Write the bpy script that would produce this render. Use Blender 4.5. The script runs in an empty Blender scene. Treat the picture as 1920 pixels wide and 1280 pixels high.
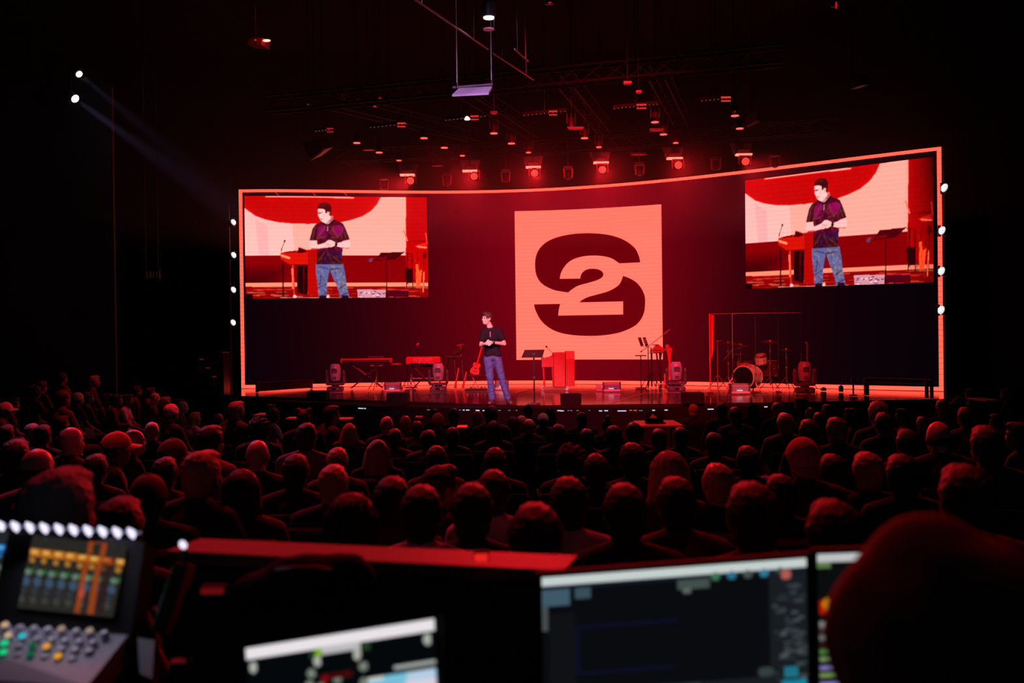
import bpy, bmesh, math, random
import numpy as np
from mathutils import Vector, Matrix, noise
from mathutils.geometry import tessellate_polygon

# ------------------------------------------------------------------ camera
F = 1867.0; ZC = 2.28; SZ = 0.90            # focal length in px, eye height, stage height
scn = bpy.context.scene
COL = scn.collection
PITCH = math.atan(11.5 / F); ROLL = -0.0123
RC = Matrix.Rotation(math.pi / 2 - PITCH, 3, 'X') @ Matrix.Rotation(ROLL, 3, 'Z')
CO = Vector((0, 0, ZC))
cam = bpy.data.cameras.new('camera'); camo = bpy.data.objects.new('camera', cam); COL.objects.link(camo)
cam.sensor_width = 36; cam.lens = F * 36 / 1920; cam.clip_start = 0.05; cam.clip_end = 200
camo.matrix_world = Matrix.Translation(CO) @ RC.to_4x4()
cam.dof.use_dof = True; cam.dof.focus_distance = 21.5; cam.dof.aperture_fstop = 2.8; cam.dof.aperture_blades = 0
scn.camera = camo
# ------------------------------------------------------------------ world, exposure
scn.view_settings.view_transform = 'Standard'; scn.view_settings.look = 'None'
scn.view_settings.exposure = 0.0; scn.view_settings.gamma = 1.0
scn.view_settings.use_curve_mapping = False
w = bpy.data.worlds.new('world'); scn.world = w; w.use_nodes = True
w.node_tree.nodes['Background'].inputs[0].default_value = (0.35, 0.62, 1.0, 1)
w.node_tree.nodes['Background'].inputs[1].default_value = 0.012
scn.cycles.volume_bounces = 0; scn.cycles.max_bounces = 6; scn.cycles.transparent_max_bounces = 12
scn.cycles.sample_clamp_indirect = 4.0
scn.cycles.caustics_reflective = False; scn.cycles.caustics_refractive = False
RED = (1.0, 0.012, 0.02)
def ray(px, py):
    d = RC @ Vector(((px - 960) / F, -(py - 640) / F, -1)); return d
def at(px, py, Y):
    d = ray(px, py); return CO + d * (Y / d.y)
def on_z(px, py, z=SZ):
    d = ray(px, py); return CO + d * ((z - ZC) / d.z)
def area(name, loc, target, size, power, col, sy=None, spread=math.pi):
    l = bpy.data.lights.new(name, 'AREA'); l.energy = power; l.color = col; l.size = size; l.spread = spread
    if sy: l.shape = 'RECTANGLE'; l.size_y = sy
    o = bpy.data.objects.new(name, l); COL.objects.link(o); o.location = loc
    o.rotation_euler = (Vector(target) - Vector(loc)).to_track_quat('-Z', 'Y').to_euler(); return o
def spot(name, loc, target, power, col, ang, blend=0.5, r=0.08):
    l = bpy.data.lights.new(name, 'SPOT'); l.energy = power; l.color = col
    l.spot_size = math.radians(ang); l.spot_blend = blend; l.shadow_soft_size = r
    o = bpy.data.objects.new(name, l); COL.objects.link(o); o.location = loc
    o.rotation_euler = (Vector(target) - Vector(loc)).to_track_quat('-Z', 'Y').to_euler(); return o
# front-of-house key lights (above and behind the camera) and the red washes over the stage
spot('key_light', (-3.5, 6.0, 7.2), (-0.35, 20.1, 1.9), 5200, (1.0, .80, .92), 9, .6, .15)
spot('key_light', (3.5, 5.0, 7.2), (-0.35, 20.1, 1.9), 700, (1.0, .72, .86), 9, .6, .15)
spot('stage_front_light', (-1.0, 9.0, 7.0), (0.2, 24.5, 1.0), 1250, (.74, .38, .95), 40, .6, .2)
spot('stage_red_front', (2.0, 11.0, 7.6), (1.5, 25.5, 1.2), 11500, RED, 50, .5, .2)
for px_, py_, y_, tx_, ty_, P_ in ((770, 339, 25.1, -5.5, 9.0, 1900), (889, 331, 25.1, -3.0, 5.0, 1700), (1002, 325, 24.7, -.5, 4.5, 1500),
                                   (1129, 318, 24.3, 1.5, 5.0, 1500), (1271, 310, 23.7, 2.5, 5.0, 1300), (1396.5, 303, 23.1, 5.5, 9.0, 1100)):
    q_ = at(px_, py_, y_)
    spot('wash_beam', q_, (tx_, ty_, 1.0), P_, RED, 34, .7, .1)
    spot('wash_glow', q_, (q_.x + .2, q_.y + .1, 1.0), 380, RED, 60, .8, .1)
spot('audience_pink', (-7.0, 14.0, 7.6), (-5.0, 9.0, 1.0), 420, (1, .30, .75), 60, .7, .2)
spot('audience_pink', (0.5, 15.5, 7.6), (1.2, 12.0, 1.0), 160, (1, .35, .6), 50, .7, .2)
# red spots over the seats: some at fixtures glinting up top, others added unseen
spot('house_red', (-3.7, 14.9, 7.4), (-4.6, 10.5, 1.0), 1500, RED, 80, .8, .15)
spot('house_red', (-3.2, 9.0, 7.6), (-2.8, 4.4, 1.2), 620, RED, 62, .8, .15)
spot('house_red', (1.0, 9.5, 7.6), (1.2, 4.9, 1.2), 500, RED, 62, .8, .15)
spot('house_red', (4.3, 12.8, 7.4), (4.4, 7.5, 1.0), 260, RED, 70, .8, .15)
spot('house_red', (1.2, 13.0, 7.6), (2.15, 15.4, 1.0), 900, RED, 22, .8, .15)  # added narrow spot that brightens the table top
spot('house_red', (1.2, 14.0, 7.6), (1.5, 11.5, 1.0), 260, RED, 60, .8, .15)
spot('audience_red', (-3.5, 19.6, 7.0), (-7.2, 17.6, 1.3), 700, RED, 30, .8, .15)
spot('house_red', (2.2, 4.8, 7.0), (1.6, 2.2, 1.6), 70, RED, 50, .8, .15)
spot('drum_light', (4.0, 10.0, 7.2), (5.35, 23.4, 1.3), 2600, (1.0, .66, .62), 8, .6, .15)

# ------------------------------------------------------------------ materials
def lin(c):
    return tuple((x / 255 / 12.92) if x / 255 <= .04045 else ((x / 255 + .055) / 1.055) ** 2.4 for x in c)
MATS = {}
def pbr(name, col, rough=.5, metal=0., spec=.5, noise_amt=.0, nscale=20, bump=0., bscale=60, sheen=0, coat=0):
    if name in MATS: return MATS[name]
    m = bpy.data.materials.new(name); m.use_nodes = True; nt = m.node_tree; b = nt.nodes['Principled BSDF']
    b.inputs['Base Color'].default_value = (*col, 1); b.inputs['Roughness'].default_value = rough
    b.inputs['Metallic'].default_value = metal; b.inputs['Specular IOR Level'].default_value = spec
    if sheen: b.inputs['Sheen Weight'].default_value = sheen
    if coat: b.inputs['Coat Weight'].default_value = coat
    tc = nt.nodes.new('ShaderNodeTexCoord')
    if noise_amt:
        n = nt.nodes.new('ShaderNodeTexNoise'); n.inputs['Scale'].default_value = nscale; n.inputs['Detail'].default_value = 3
        nt.links.new(tc.outputs['Object'], n.inputs['Vector'])
        mx = nt.nodes.new('ShaderNodeMix'); mx.data_type = 'RGBA'
        mx.inputs['A'].default_value = (*[c * (1 - noise_amt) for c in col], 1)
        mx.inputs['B'].default_value = (*[min(1, c * (1 + noise_amt)) for c in col], 1)
        nt.links.new(n.outputs['Fac'], mx.inputs['Factor']); nt.links.new(mx.outputs['Result'], b.inputs['Base Color'])
    if bump:
        n = nt.nodes.new('ShaderNodeTexNoise'); n.inputs['Scale'].default_value = bscale; n.inputs['Detail'].default_value = 2
        nt.links.new(tc.outputs['Object'], n.inputs['Vector'])
        bp = nt.nodes.new('ShaderNodeBump'); bp.inputs['Strength'].default_value = bump; bp.inputs['Distance'].default_value = .02
        nt.links.new(n.outputs['Fac'], bp.inputs['Height']); nt.links.new(bp.outputs['Normal'], b.inputs['Normal'])
    MATS[name] = m; return m
def emit(name, col, strength=1.0, band=0.0, period=.105):
    if name in MATS: return MATS[name]
    m = bpy.data.materials.new(name); m.use_nodes = True; nt = m.node_tree; nt.nodes.clear()
    o = nt.nodes.new('ShaderNodeOutputMaterial'); e = nt.nodes.new('ShaderNodeEmission')
    e.inputs[0].default_value = (*col, 1); e.inputs[1].default_value = strength
    nt.links.new(e.outputs[0], o.inputs[0])
    if band:
        led_band(nt, e, strength, band, period)
    MATS[name] = m; return m
def led_band(nt, e, strength, band, period):
    # the scan lines of the led tiles: a ripple in the panel's own brightness with height
    g = nt.nodes.new('ShaderNodeNewGeometry'); s = nt.nodes.new('ShaderNodeSeparateXYZ')
    nt.links.new(g.outputs['Position'], s.inputs[0])
    a = nt.nodes.new('ShaderNodeMath'); a.operation = 'MULTIPLY'; a.inputs[1].default_value = 2 * math.pi / period
    nt.links.new(s.outputs['Z'], a.inputs[0])
    b = nt.nodes.new('ShaderNodeMath'); b.operation = 'SINE'; nt.links.new(a.outputs[0], b.inputs[0])
    c = nt.nodes.new('ShaderNodeMath'); c.operation = 'MULTIPLY_ADD'; c.inputs[1].default_value = band * strength
    c.inputs[2].default_value = strength; nt.links.new(b.outputs[0], c.inputs[0]); nt.links.new(c.outputs[0], e.inputs[1])
def emit_attr(name, strength=1.0, band=0.0):
    if name in MATS: return MATS[name]
    m = bpy.data.materials.new(name); m.use_nodes = True; nt = m.node_tree; nt.nodes.clear()
    o = nt.nodes.new('ShaderNodeOutputMaterial'); e = nt.nodes.new('ShaderNodeEmission')
    a = nt.nodes.new('ShaderNodeAttribute'); a.attribute_name = 'pixels'
    nt.links.new(a.outputs['Color'], e.inputs[0]); e.inputs[1].default_value = strength
    nt.links.new(e.outputs[0], o.inputs[0])
    if band: led_band(nt, e, strength, band, .105)
    MATS[name] = m; return m
BLACK = pbr('black_metal', (.012, .012, .013), .45)
BLACKM = pbr('matt_black', (.008, .008, .009), .8, spec=.2)
CHROME = pbr('chrome', (.75, .75, .78), .18, 1.)
STEEL = pbr('dull_steel', (.35, .35, .38), .35, 1.)
PLAST = pbr('dark_grey_plastic', (.10, .10, .115), .42, noise_amt=.1)
FABB = pbr('black_fabric', (.012, .012, .014), .95, spec=.1, bump=.2)
PAPER = pbr('paper', (.7, .68, .66), .8)
# ------------------------------------------------------------------ mesh helpers
class MB:
    def __init__(s): s.v = []; s.f = []
    def add(s, vs, fs):
        n = len(s.v); s.v += [tuple(v) for v in vs]; s.f += [tuple(i + n for i in f) for f in fs]; return s
    def box(s, c, d, rot=None, bev=0):
        x, y, z = [k / 2 for k in d]; M = rot or Matrix.Identity(3); c = Vector(c)
        if bev:
            b = min(bev, x * .9, y * .9, z * .9); vs = []; fs = []
            for zz, q in ((-z, b), (-z + b, 0), (z - b, 0), (z, b)):
                X, Y = x - q, y - q
                for (u, v) in ((-X + b, -Y), (X - b, -Y), (X, -Y + b), (X, Y - b), (X - b, Y), (-X + b, Y), (-X, Y - b), (-X, -Y + b)):
                    vs.append(c + M @ Vector((u, v, zz)))
            for L in range(3):
                fs += [(L * 8 + i, L * 8 + (i + 1) % 8, L * 8 + 8 + (i + 1) % 8, L * 8 + 8 + i) for i in range(8)]
            fs += [tuple(range(7, -1, -1)), tuple(range(24, 32))]
            return s.add(vs, fs)
        vs = [c + M @ Vector((sx * x, sy * y, sz * z)) for sz in (-1, 1) for (sx, sy) in ((-1, -1), (1, -1), (1, 1), (-1, 1))]
        return s.add(vs, [(3, 2, 1, 0), (4, 5, 6, 7), (0, 1, 5, 4), (1, 2, 6, 5), (2, 3, 7, 6), (3, 0, 4, 7)])
    def tube(s, p0, p1, r0, r1=None, n=10, caps=True):
        p0 = Vector(p0); p1 = Vector(p1); r1 = r0 if r1 is None else r1
        q = (p1 - p0).to_track_quat('Z', 'Y'); vs = []
        for p, r in ((p0, r0), (p1, r1)):
            for i in range(n):
                a = 2 * math.pi * i / n; vs.append(p + q @ Vector((r * math.cos(a), r * math.sin(a), 0)))
        fs = [(i, (i + 1) % n, n + (i + 1) % n, n + i) for i in range(n)]
        if caps: fs += [tuple(range(n - 1, -1, -1)), tuple(range(n, 2 * n))]
        return s.add(vs, fs)
    def path(s, pts, r, n=8):
        for a, b in zip(pts[:-1], pts[1:]): s.tube(a, b, r, r, n)
        for p in pts[1:-1]: s.ball(p, (r, r, r), 6, 8)
        return s
    def ball(s, c, r, nu=10, nv=16, rot=None):
        c = Vector(c); M = rot or Matrix.Identity(3)
        if isinstance(r, (int, float)): r = (r, r, r)
        vs = [c + M @ Vector((0, 0, -r[2]))]
        for i in range(1, nu):
            t = -math.pi / 2 + math.pi * i / nu
            for j in range(nv):
                a = 2 * math.pi * j / nv
                vs.append(c + M @ Vector((r[0] * math.cos(t) * math.cos(a), r[1] * math.cos(t) * math.sin(a), r[2] * math.sin(t))))
        vs.append(c + M @ Vector((0, 0, r[2]))); top = len(vs) - 1; fs = []
        for j in range(nv): fs.append((0, 1 + (j + 1) % nv, 1 + j))
        for i in range(nu - 2):
            for j in range(nv):
                a = 1 + i * nv + j; b = 1 + i * nv + (j + 1) % nv; fs.append((a, b, b + nv, a + nv))
        base = 1 + (nu - 2) * nv
        for j in range(nv): fs.append((base + j, base + (j + 1) % nv, top))
        return s.add(vs, fs)
    def cap(s, p0, p1, r0, r1):     # tapered limb with round ends
        s.tube(p0, p1, r0, r1, 14); s.ball(p0, r0, 8, 14); s.ball(p1, r1, 8, 14); return s
    def lathe(s, prof, c=(0, 0, 0), n=24, axis=None):   # prof: list of (r, z)
        c = Vector(c); q = Vector(axis).to_track_quat('Z', 'Y') if axis else Matrix.Identity(3).to_quaternion()
        vs = []
        for r, z in prof:
            for i in range(n):
                a = 2 * math.pi * i / n; vs.append(c + q @ Vector((r * math.cos(a), r * math.sin(a), z)))
        fs = []
        for k in range(len(prof) - 1):
            for i in range(n): fs.append((k * n + i, k * n + (i + 1) % n, (k + 1) * n + (i + 1) % n, (k + 1) * n + i))
        fs += [tuple(range(n - 1, -1, -1)), tuple(range((len(prof) - 1) * n, len(prof) * n))]
        return s.add(vs, fs)
    def prism(s, poly, thick, fn):   # poly: 2d points, fn(a,b,t) -> 3d
        n = len(poly); vs = [fn(a, b, 0) for a, b in poly] + [fn(a, b, thick) for a, b in poly]
        tri = tessellate_polygon([[Vector((a, b, 0)) for a, b in poly]])
        fs = [tuple(t) for t in tri] + [tuple(i + n for i in t[::-1]) for t in tri]
        fs += [(i, (i + 1) % n, n + (i + 1) % n, n + i) for i in range(n)]
        return s.add(vs, fs)
    def mesh(s, name, mat=None, smooth=False):
        me = bpy.data.meshes.new(name); me.from_pydata(s.v, [], s.f)
        bm = bmesh.new(); bm.from_mesh(me); bmesh.ops.recalc_face_normals(bm, faces=bm.faces); bm.to_mesh(me); bm.free()
        if mat: me.materials.append(mat)
        if smooth:
            me.polygons.foreach_set('use_smooth', [True] * len(me.polygons))
            try: me.set_sharp_from_angle(angle=math.radians(40))
            except Exception: pass
        return me
    def build(s, name, mat, parent=None, smooth=False, loc=None, label=None):
        o = bpy.data.objects.new(name, s.mesh(name, mat, smooth)); COL.objects.link(o)
        if parent: o.parent = parent
        if loc is not None: o.location = loc
        if label: o['label'] = label
        return o
def link_mesh(name, me, mat=None, parent=None, loc=None):
    o = bpy.data.objects.new(name, me); COL.objects.link(o)
    if parent: o.parent = parent
    if loc is not None: o.location = loc
    if mat:
        if not len(me.materials): me.materials.append(mat)
        o.material_slots[0].link = 'OBJECT'; o.material_slots[0].material = mat
    return o
def tag(o, label=None, cat=None, group=None, kind=None):
    if label: o['label'] = label
    if cat: o['category'] = cat
    if group: o['group'] = group
    if kind: o['kind'] = kind
    return o
def thing(name, loc, label, cat, rz=0, group=None):
    o = bpy.data.objects.new(name, None); COL.objects.link(o); o.location = loc; o.rotation_euler = (0, 0, rz)
    o.empty_display_size = .1
    return tag(o, label, cat, group)
def copy_tree(o, parent=None):
    c = o.copy(); COL.objects.link(c)
    if parent: c.parent = parent
    for ch in list(o.children): copy_tree(ch, c)
    return c
def remesh(mb, vox, it=4, name='body', disp=None):
    me = mb.mesh(name); o = bpy.data.objects.new(name, me); COL.objects.link(o)
    m = o.modifiers.new('r', 'REMESH'); m.mode = 'VOXEL'; m.voxel_size = vox; m.use_smooth_shade = True
    if it:
        m = o.modifiers.new('s', 'SMOOTH'); m.iterations = it; m.factor = .5
    dg = bpy.context.evaluated_depsgraph_get(); dg.update()
    r = bpy.data.meshes.new_from_object(o.evaluated_get(dg)); r.name = name
    bpy.data.objects.remove(o); bpy.data.meshes.remove(me)
    if disp:
        for v in r.vertices:
            v.co += v.normal * disp(v.co)
    r.polygons.foreach_set('use_smooth', [True] * len(r.polygons))
    return r
# ================================================================== the setting
def struct(name, mb, mat, smooth=False, label=None):
    o = mb.build(name, mat, None, smooth); o['kind'] = 'structure'
    if label: o['label'] = label
    return o
FLOORM = pbr('dark_carpet', (.010, .009, .010), .95, spec=.1, noise_amt=.3, nscale=30)
WALLM = pbr('black_drape', (.07, .075, .075), .9, spec=.1, noise_amt=.25, nscale=6, bump=.3, bscale=8)
CEILM = pbr('black_ceiling', (.012, .014, .015), .85, spec=.1, noise_amt=.3, nscale=4)
_fy = [(-3, .86), (0, .80), (2.6, .663), (6, .396), (13, 0), (40, 0)]
def floor_z(x, y):
    z = float(np.interp(y, [a for a, b in _fy], [b for a, b in _fy]))
    return z + max(0, -x - 5.2) * .14 + max(0, x - 6.8) * .05
m = MB(); xs = np.linspace(-16, 16, 65); ys = np.linspace(-3, 32, 67)
vs = [(x, y, floor_z(x, y)) for y in ys for x in xs]
fs = [(j * 65 + i, j * 65 + i + 1, (j + 1) * 65 + i + 1, (j + 1) * 65 + i) for j in range(66) for i in range(64)]
struct('floor', m.add(vs, fs), FLOORM, True, 'dark carpeted auditorium floor raked down to the stage')
struct('wall_back', MB().box((0, 32.2, 4.5), (32, .2, 11)), pbr('rear_drape', (.008, .010, .011), .9, spec=.1))
wl = MB(); wl.box((-15.6, 14.5, 4.5), (.3, 36, 11))
struct('wall_left', wl, WALLM)
struct('wall_right', MB().box((15.6, 14.5, 4.5), (.3, 36, 11)), WALLM)
struct('ceiling', MB().box((0, 14.5, 10.1), (32, 36, .2)), CEILM)
# side wall panel at the far left that catches a little light
struct('wall_side', MB().box((-11.6, 20.6, 3.6), (6.4, .25, 8.2), Matrix.Rotation(math.radians(14), 3, 'Z')), pbr('dark_wall_paint', (.10, .085, .09), .8, spec=.1))
# ------------------------------------------------------------------ stage
_e = [(456, 742), (578, 751), (729, 757.6), (930, 759.5), (1200, 759), (1315, 757.5), (1497, 753.5), (1618, 752), (1765, 747.5)]
OUT = [(-8.3, 27), (-7.7, 24.8)] + [(on_z(*p).x, on_z(*p).y) for p in _e] + [(9.9, 21), (9.9, 30), (-8.3, 30)]
stage = thing('stage', (1, 23, 0), 'raised stage with a glossy reflective deck and a black front', 'stage')
def loc(o, p): return Vector(p) - o.location
body = MB(); n = len(OUT)
body.add([Vector((x, y, 0)) - stage.location for x, y in OUT] + [Vector((x, y, SZ - .055)) - stage.location for x, y in OUT],
         [(i, (i + 1) % n, n + (i + 1) % n, n + i) for i in range(n)] + [tuple(range(n - 1, -1, -1)), tuple(range(n, 2 * n))])
body.build('stage_body', pbr('stage_fascia', (.004, .004, .0045), .85, spec=.1), stage)
DECK = pbr('gloss_deck', (.020, .004, .007), .10, spec=.9)
nt = DECK.node_tree; b = nt.nodes['Principled BSDF']; b.inputs['Specular Tint'].default_value = (1, .5, .5, 1)
tc = nt.nodes.new('ShaderNodeTexCoord'); mp = nt.nodes.new('ShaderNodeMapping'); mp.inputs['Scale'].default_value = (1.1, 3.2, 1)
geo = nt.nodes.new('ShaderNodeNewGeometry')
nt.links.new(geo.outputs['Position'], mp.inputs['Vector'])
n1 = nt.nodes.new('ShaderNodeTexNoise'); n1.inputs['Scale'].default_value = 1.3; n1.inputs['Detail'].default_value = 4; n1.inputs['Roughness'].default_value = .65
nt.links.new(mp.outputs[0], n1.inputs['Vector'])
bp = nt.nodes.new('ShaderNodeBump'); bp.inputs['Strength'].default_value = .30; bp.inputs['Distance'].default_value = .012
nt.links.new(n1.outputs['Fac'], bp.inputs['Height']); nt.links.new(bp.outputs['Normal'], b.inputs['Normal'])
def clip(poly, A, B):      # keep left of A->B
    out = []
    for i in range(len(poly)):
        p, q = poly[i], poly[(i + 1) % len(poly)]
        sp = (B[0] - A[0]) * (p[1] - A[1]) - (B[1] - A[1]) * (p[0] - A[0])
        sq = (B[0] - A[0]) * (q[1] - A[1]) - (B[1] - A[1]) * (q[0] - A[0])
        if sp >= 0: out.append(p)
        if (sp > 0 > sq) or (sp < 0 < sq):
            t = sp / (sp - sq); out.append((p[0] + (q[0] - p[0]) * t, p[1] + (q[1] - p[1]) * t))
    return out
rng = random.Random(4)
ang = math.radians(-17); ca, sa = math.cos(ang), math.sin(ang)
for i in range(-10, 12):
    for j in range(-5, 8):
        g = .004; u0, u1 = i * 1.22 + g, (i + 1) * 1.22 - g; v0, v1 = j * 2.44 + g + (i % 2) * .0, (j + 1) * 2.44 - g
        poly = [(1.95 + u * ca - v * sa, 19.8 + u * sa + v * ca) for u, v in ((u0, v0), (u1, v0), (u1, v1), (u0, v1))]
        for k in range(n):
            poly = clip(poly, OUT[k], OUT[(k + 1) % n])
            if len(poly) < 3: break
        if len(poly) < 3: continue
        cx = sum(p[0] for p in poly) / len(poly); cy = sum(p[1] for p in poly) / len(poly)
        tx, ty = rng.uniform(-.0012, .0012), rng.uniform(-.0012, .0012)
        k = len(poly); c0 = Vector((cx, cy, SZ - .03))
        top = [Vector((p[0] - cx, p[1] - cy, .03 + (p[0] - cx) * tx + (p[1] - cy) * ty)) for p in poly]
        bot = [Vector((p[0] - cx, p[1] - cy, -.025)) for p in poly]
        pm = MB().add(bot + top, [(a, (a + 1) % k, k + (a + 1) % k, k + a) for a in range(k)] + [tuple(range(k - 1, -1, -1)), tuple(range(k, 2 * k))])
        pm.build('deck_panel', DECK, stage, loc=c0 - stage.location)
# bright taped seams on the deck
for pts in ([(1144, 757), (1187, 743), (1209, 737), (1290, 735.5)], [(968, 736), (1003, 728.5)]):
    tape = MB(); q = [on_z(a, b2) - stage.location + Vector((0, 0, .006)) for a, b2 in pts]
    for a, b2 in zip(q[:-1], q[1:]):
        d = (b2 - a).normalized(); sd = Vector((-d.y, d.x, 0)) * .012
        tape.add([a - sd, a + sd, b2 + sd, b2 - sd, a - sd - Vector((0, 0, .004)), a + sd - Vector((0, 0, .004)), b2 + sd - Vector((0, 0, .004)), b2 - sd - Vector((0, 0, .004))],
                 [(0, 1, 2, 3), (7, 6, 5, 4), (0, 4, 5, 1), (1, 5, 6, 2), (2, 6, 7, 3), (3, 7, 4, 0)])
    tape.build('floor_tape', pbr('red_tape', (.55, .12, .10), .5), stage)
# the thin line of light under the stage lip: separate lit lengths of strip
LIPR = emit('lip_white', (.75, .68, .85), 1.0); LIPD = emit('lip_dim', (.25, .22, .3), .6); LIPRR = emit('lip_red', (1, .08, .05), .8)
def out_y(x):
    pts = OUT[1:11]; return float(np.interp(x, [p[0] for p in pts], [p[1] for p in pts]))
for a, c, yy, M_ in ((672, 682, 765, LIPR), (683, 686, 765.5, LIPR), (801, 806, 768, LIPD), (861, 864, 768.5, LIPD), (868, 871, 768.5, LIPR), (874, 880, 768.5, LIPR), (892, 899, 769, LIPR), (905, 908, 769.5, LIPR),
                     (934, 939, 769, LIPD), (953, 957, 769, LIPD), (967, 970, 769, LIPD), (1045, 1052, 769.5, LIPR), (1051, 1057, 770, LIPR), (1064, 1067, 769.5, LIPD), (1069, 1073, 769.5, LIPD), (1081, 1085, 769.5, LIPD), (1104, 1106, 769.5, LIPD),
                     (1123, 1129, 770, LIPR), (1133, 1140, 769.7, LIPR), (1158, 1174, 770, LIPR), (1180, 1185, 769, LIPRR), (1188, 1194, 769, LIPRR), (1198, 1205, 769.5, LIPD), (1223, 1228, 769, LIPR), (1246, 1252, 768.5, LIPR), (1327, 1338, 767, LIPR), (1374, 1377, 765.5, LIPR), (1433, 1439, 762.5, LIPR)):
    x = (a - 960) / F * 19.6; Y = out_y(x) - .012
    for _ in range(3): x = at(a, yy, Y).x; Y = out_y(x) - .014
    p, q = at(a, yy, Y), at(c, yy, Y); q.y = out_y(q.x) - .014
    mbx = MB().box((p + q) / 2 - stage.location, ((q - p).length, .014, .018), Matrix.Rotation(math.atan2(q.y - p.y, q.x - p.x), 3, 'Z'))
    mbx.build('lip_light', M_, stage)
# low side platform at the stage's left
sp_ = MB().box((0, 0, 0), (2.6, 1.4, .30), Matrix.Rotation(math.radians(-8), 3, 'Z'), .02)
o = sp_.build('side_platform', pbr('dark_ramp', (.05, .02, .022), .4), None, loc=(-9.65, 25.6, .42 + .13)); tag(o, 'low dark platform joined to the far left end of the stage', 'platform')

# ================================================================== the curved led wall
_w = [(447, 355), (550, 356.3), (650, 357), (760, 357.4), (860, 357), (930, 356), (1000, 354), (1100, 349.5), (1200, 341.5), (1300, 331), (1400, 319), (1500, 307), (1600, 294.5), (1700, 283), (1763.5, 276)]
HT = 4.11
WP = []
for px, py in _w:
    d = ray(px, py); t = HT / d.z; WP.append((d.x * t, d.y * t))
# smooth: fit a quartic Y(X) through the measured points
_px = np.array([p[0] for p in WP]); _py = np.array([p[1] for p in WP])
_cf = np.polyfit(_px, _py, 4)
XL, XR = WP[0][0], WP[-1][0]
gx = np.linspace(XL - .3, XR + .3, 600); gy = np.polyval(_cf, gx)
gs = np.concatenate([[0], np.cumsum(np.hypot(np.diff(gx), np.diff(gy)))])
def s_of_x(x): return float(np.interp(x, gx, gs))
S0, S1 = s_of_x(XL), s_of_x(XR); ZT = ZC + HT; ZB = ZC - 1.37
def wall_pt(s, z, off=0.0):
    x = float(np.interp(s, gs, gx)); y = float(np.interp(s, gs, gy))
    dx = float(np.interp(s + .05, gs, gx) - np.interp(s - .05, gs, gx)); dy = float(np.interp(s + .05, gs, gy) - np.interp(s - .05, gs, gy))
    l = math.hypot(dx, dy); return Vector((x + dy / l * off, y - dx / l * off, z))   # off > 0: towards the audience
def wall_hit(px, py):
    d = ray(px, py); k = d.x / d.y
    f = gx - k * gy; i = int(np.where(np.sign(f[:-1]) != np.sign(f[1:]))[0][0]); t = f[i] / (f[i] - f[i + 1])
    x = gx[i] + (gx[i + 1] - gx[i]) * t; y = gy[i] + (gy[i + 1] - gy[i]) * t; s = gs[i] + (gs[i + 1] - gs[i]) * t
    return s, ZC + d.z * y / d.y
ledw = thing('led_wall', (1, 25, SZ), 'huge curved led video wall behind the stage, showing two camera pictures and a logo square', 'video wall')
LO = ledw.location
def wall_grid(nu, nv, fn_sz, off, pix, name, mat):
    vs = []; 
    for j in range(nv + 1):
        for i in range(nu + 1):
            s, z = fn_sz(i / nu, j / nv); vs.append(wall_pt(s, z, off) - LO)
    W = nu + 1
    fs = [(j * W + i, j * W + i + 1, (j + 1) * W + i + 1, (j + 1) * W + i) for j in range(nv) for i in range(nu)]
    me = bpy.data.meshes.new(name); me.from_pydata(vs, [], fs)
    ca = me.color_attributes.new('pixels', 'FLOAT_COLOR', 'POINT')
    arr = np.ones((len(vs), 4), dtype=np.float32); arr[:, :3] = pix.reshape(-1, 3); ca.data.foreach_set('color', arr.ravel())
    me.materials.append(mat); o = bpy.data.objects.new(name, me); COL.objects.link(o); o.parent = ledw; return o
# background picture: dark red, with the glow of lit haze painted around the logo
NU, NV = 300, 80
sc_, _ = wall_hit(1090, 500)
P = np.zeros((NV + 1, NU + 1, 3))
for j in range(NV + 1):
    for i in range(NU + 1):
        s = S0 + (S1 - S0) * i / NU; v = j / NV
        ds = s - sc_; sg = 3.1 if ds < 0 else 2.5
        r = .235 * math.exp(-(ds / sg) ** 2 * .5) * (.72 + .38 * v) + .0022
        P[j, i] = (r, .0006, .0022 + r * .02)
wall_grid(NU, NV, lambda u, v: (S0 + (S1 - S0) * u, ZB + (ZT - ZB) * v), 0.0, P, 'led_surface', emit_attr('led_background', 1.0))
# carrying frame behind
fr = MB()
for k in range(0, 29):
    s = S0 + (S1 - S0) * k / 28
    a = wall_pt(s, SZ, -.25) - LO; fr.tube(a, a + Vector((0, 0, ZT - SZ)), .03, n=6)
for zz in (SZ + .5, SZ + 2.6, ZT - .1):
    for k in range(28):
        fr.tube(wall_pt(S0 + (S1 - S0) * k / 28, zz, -.25) - LO, wall_pt(S0 + (S1 - S0) * (k + 1) / 28, zz, -.25) - LO, .025, n=6)
fr.build('support_frame', BLACK, ledw)
# black rim that hides the tile edges and the plinth below
rim = MB()
for k in range(60):
    a, c = S0 + (S1 - S0) * k / 60, S0 + (S1 - S0) * (k + 1) / 60
    for z0, z1 in ((ZT, ZT + .03), (SZ, ZB)):
        q = [wall_pt(t, z, o_) - LO for t in (a, c) for z in (z0, z1) for o_ in (.02, -.12)]
        rim.add(q, [(0, 2, 6, 4), (1, 5, 7, 3), (2, 3, 7, 6), (0, 4, 5, 1)])
rim.build('plinth', BLACKM, ledw)
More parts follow.
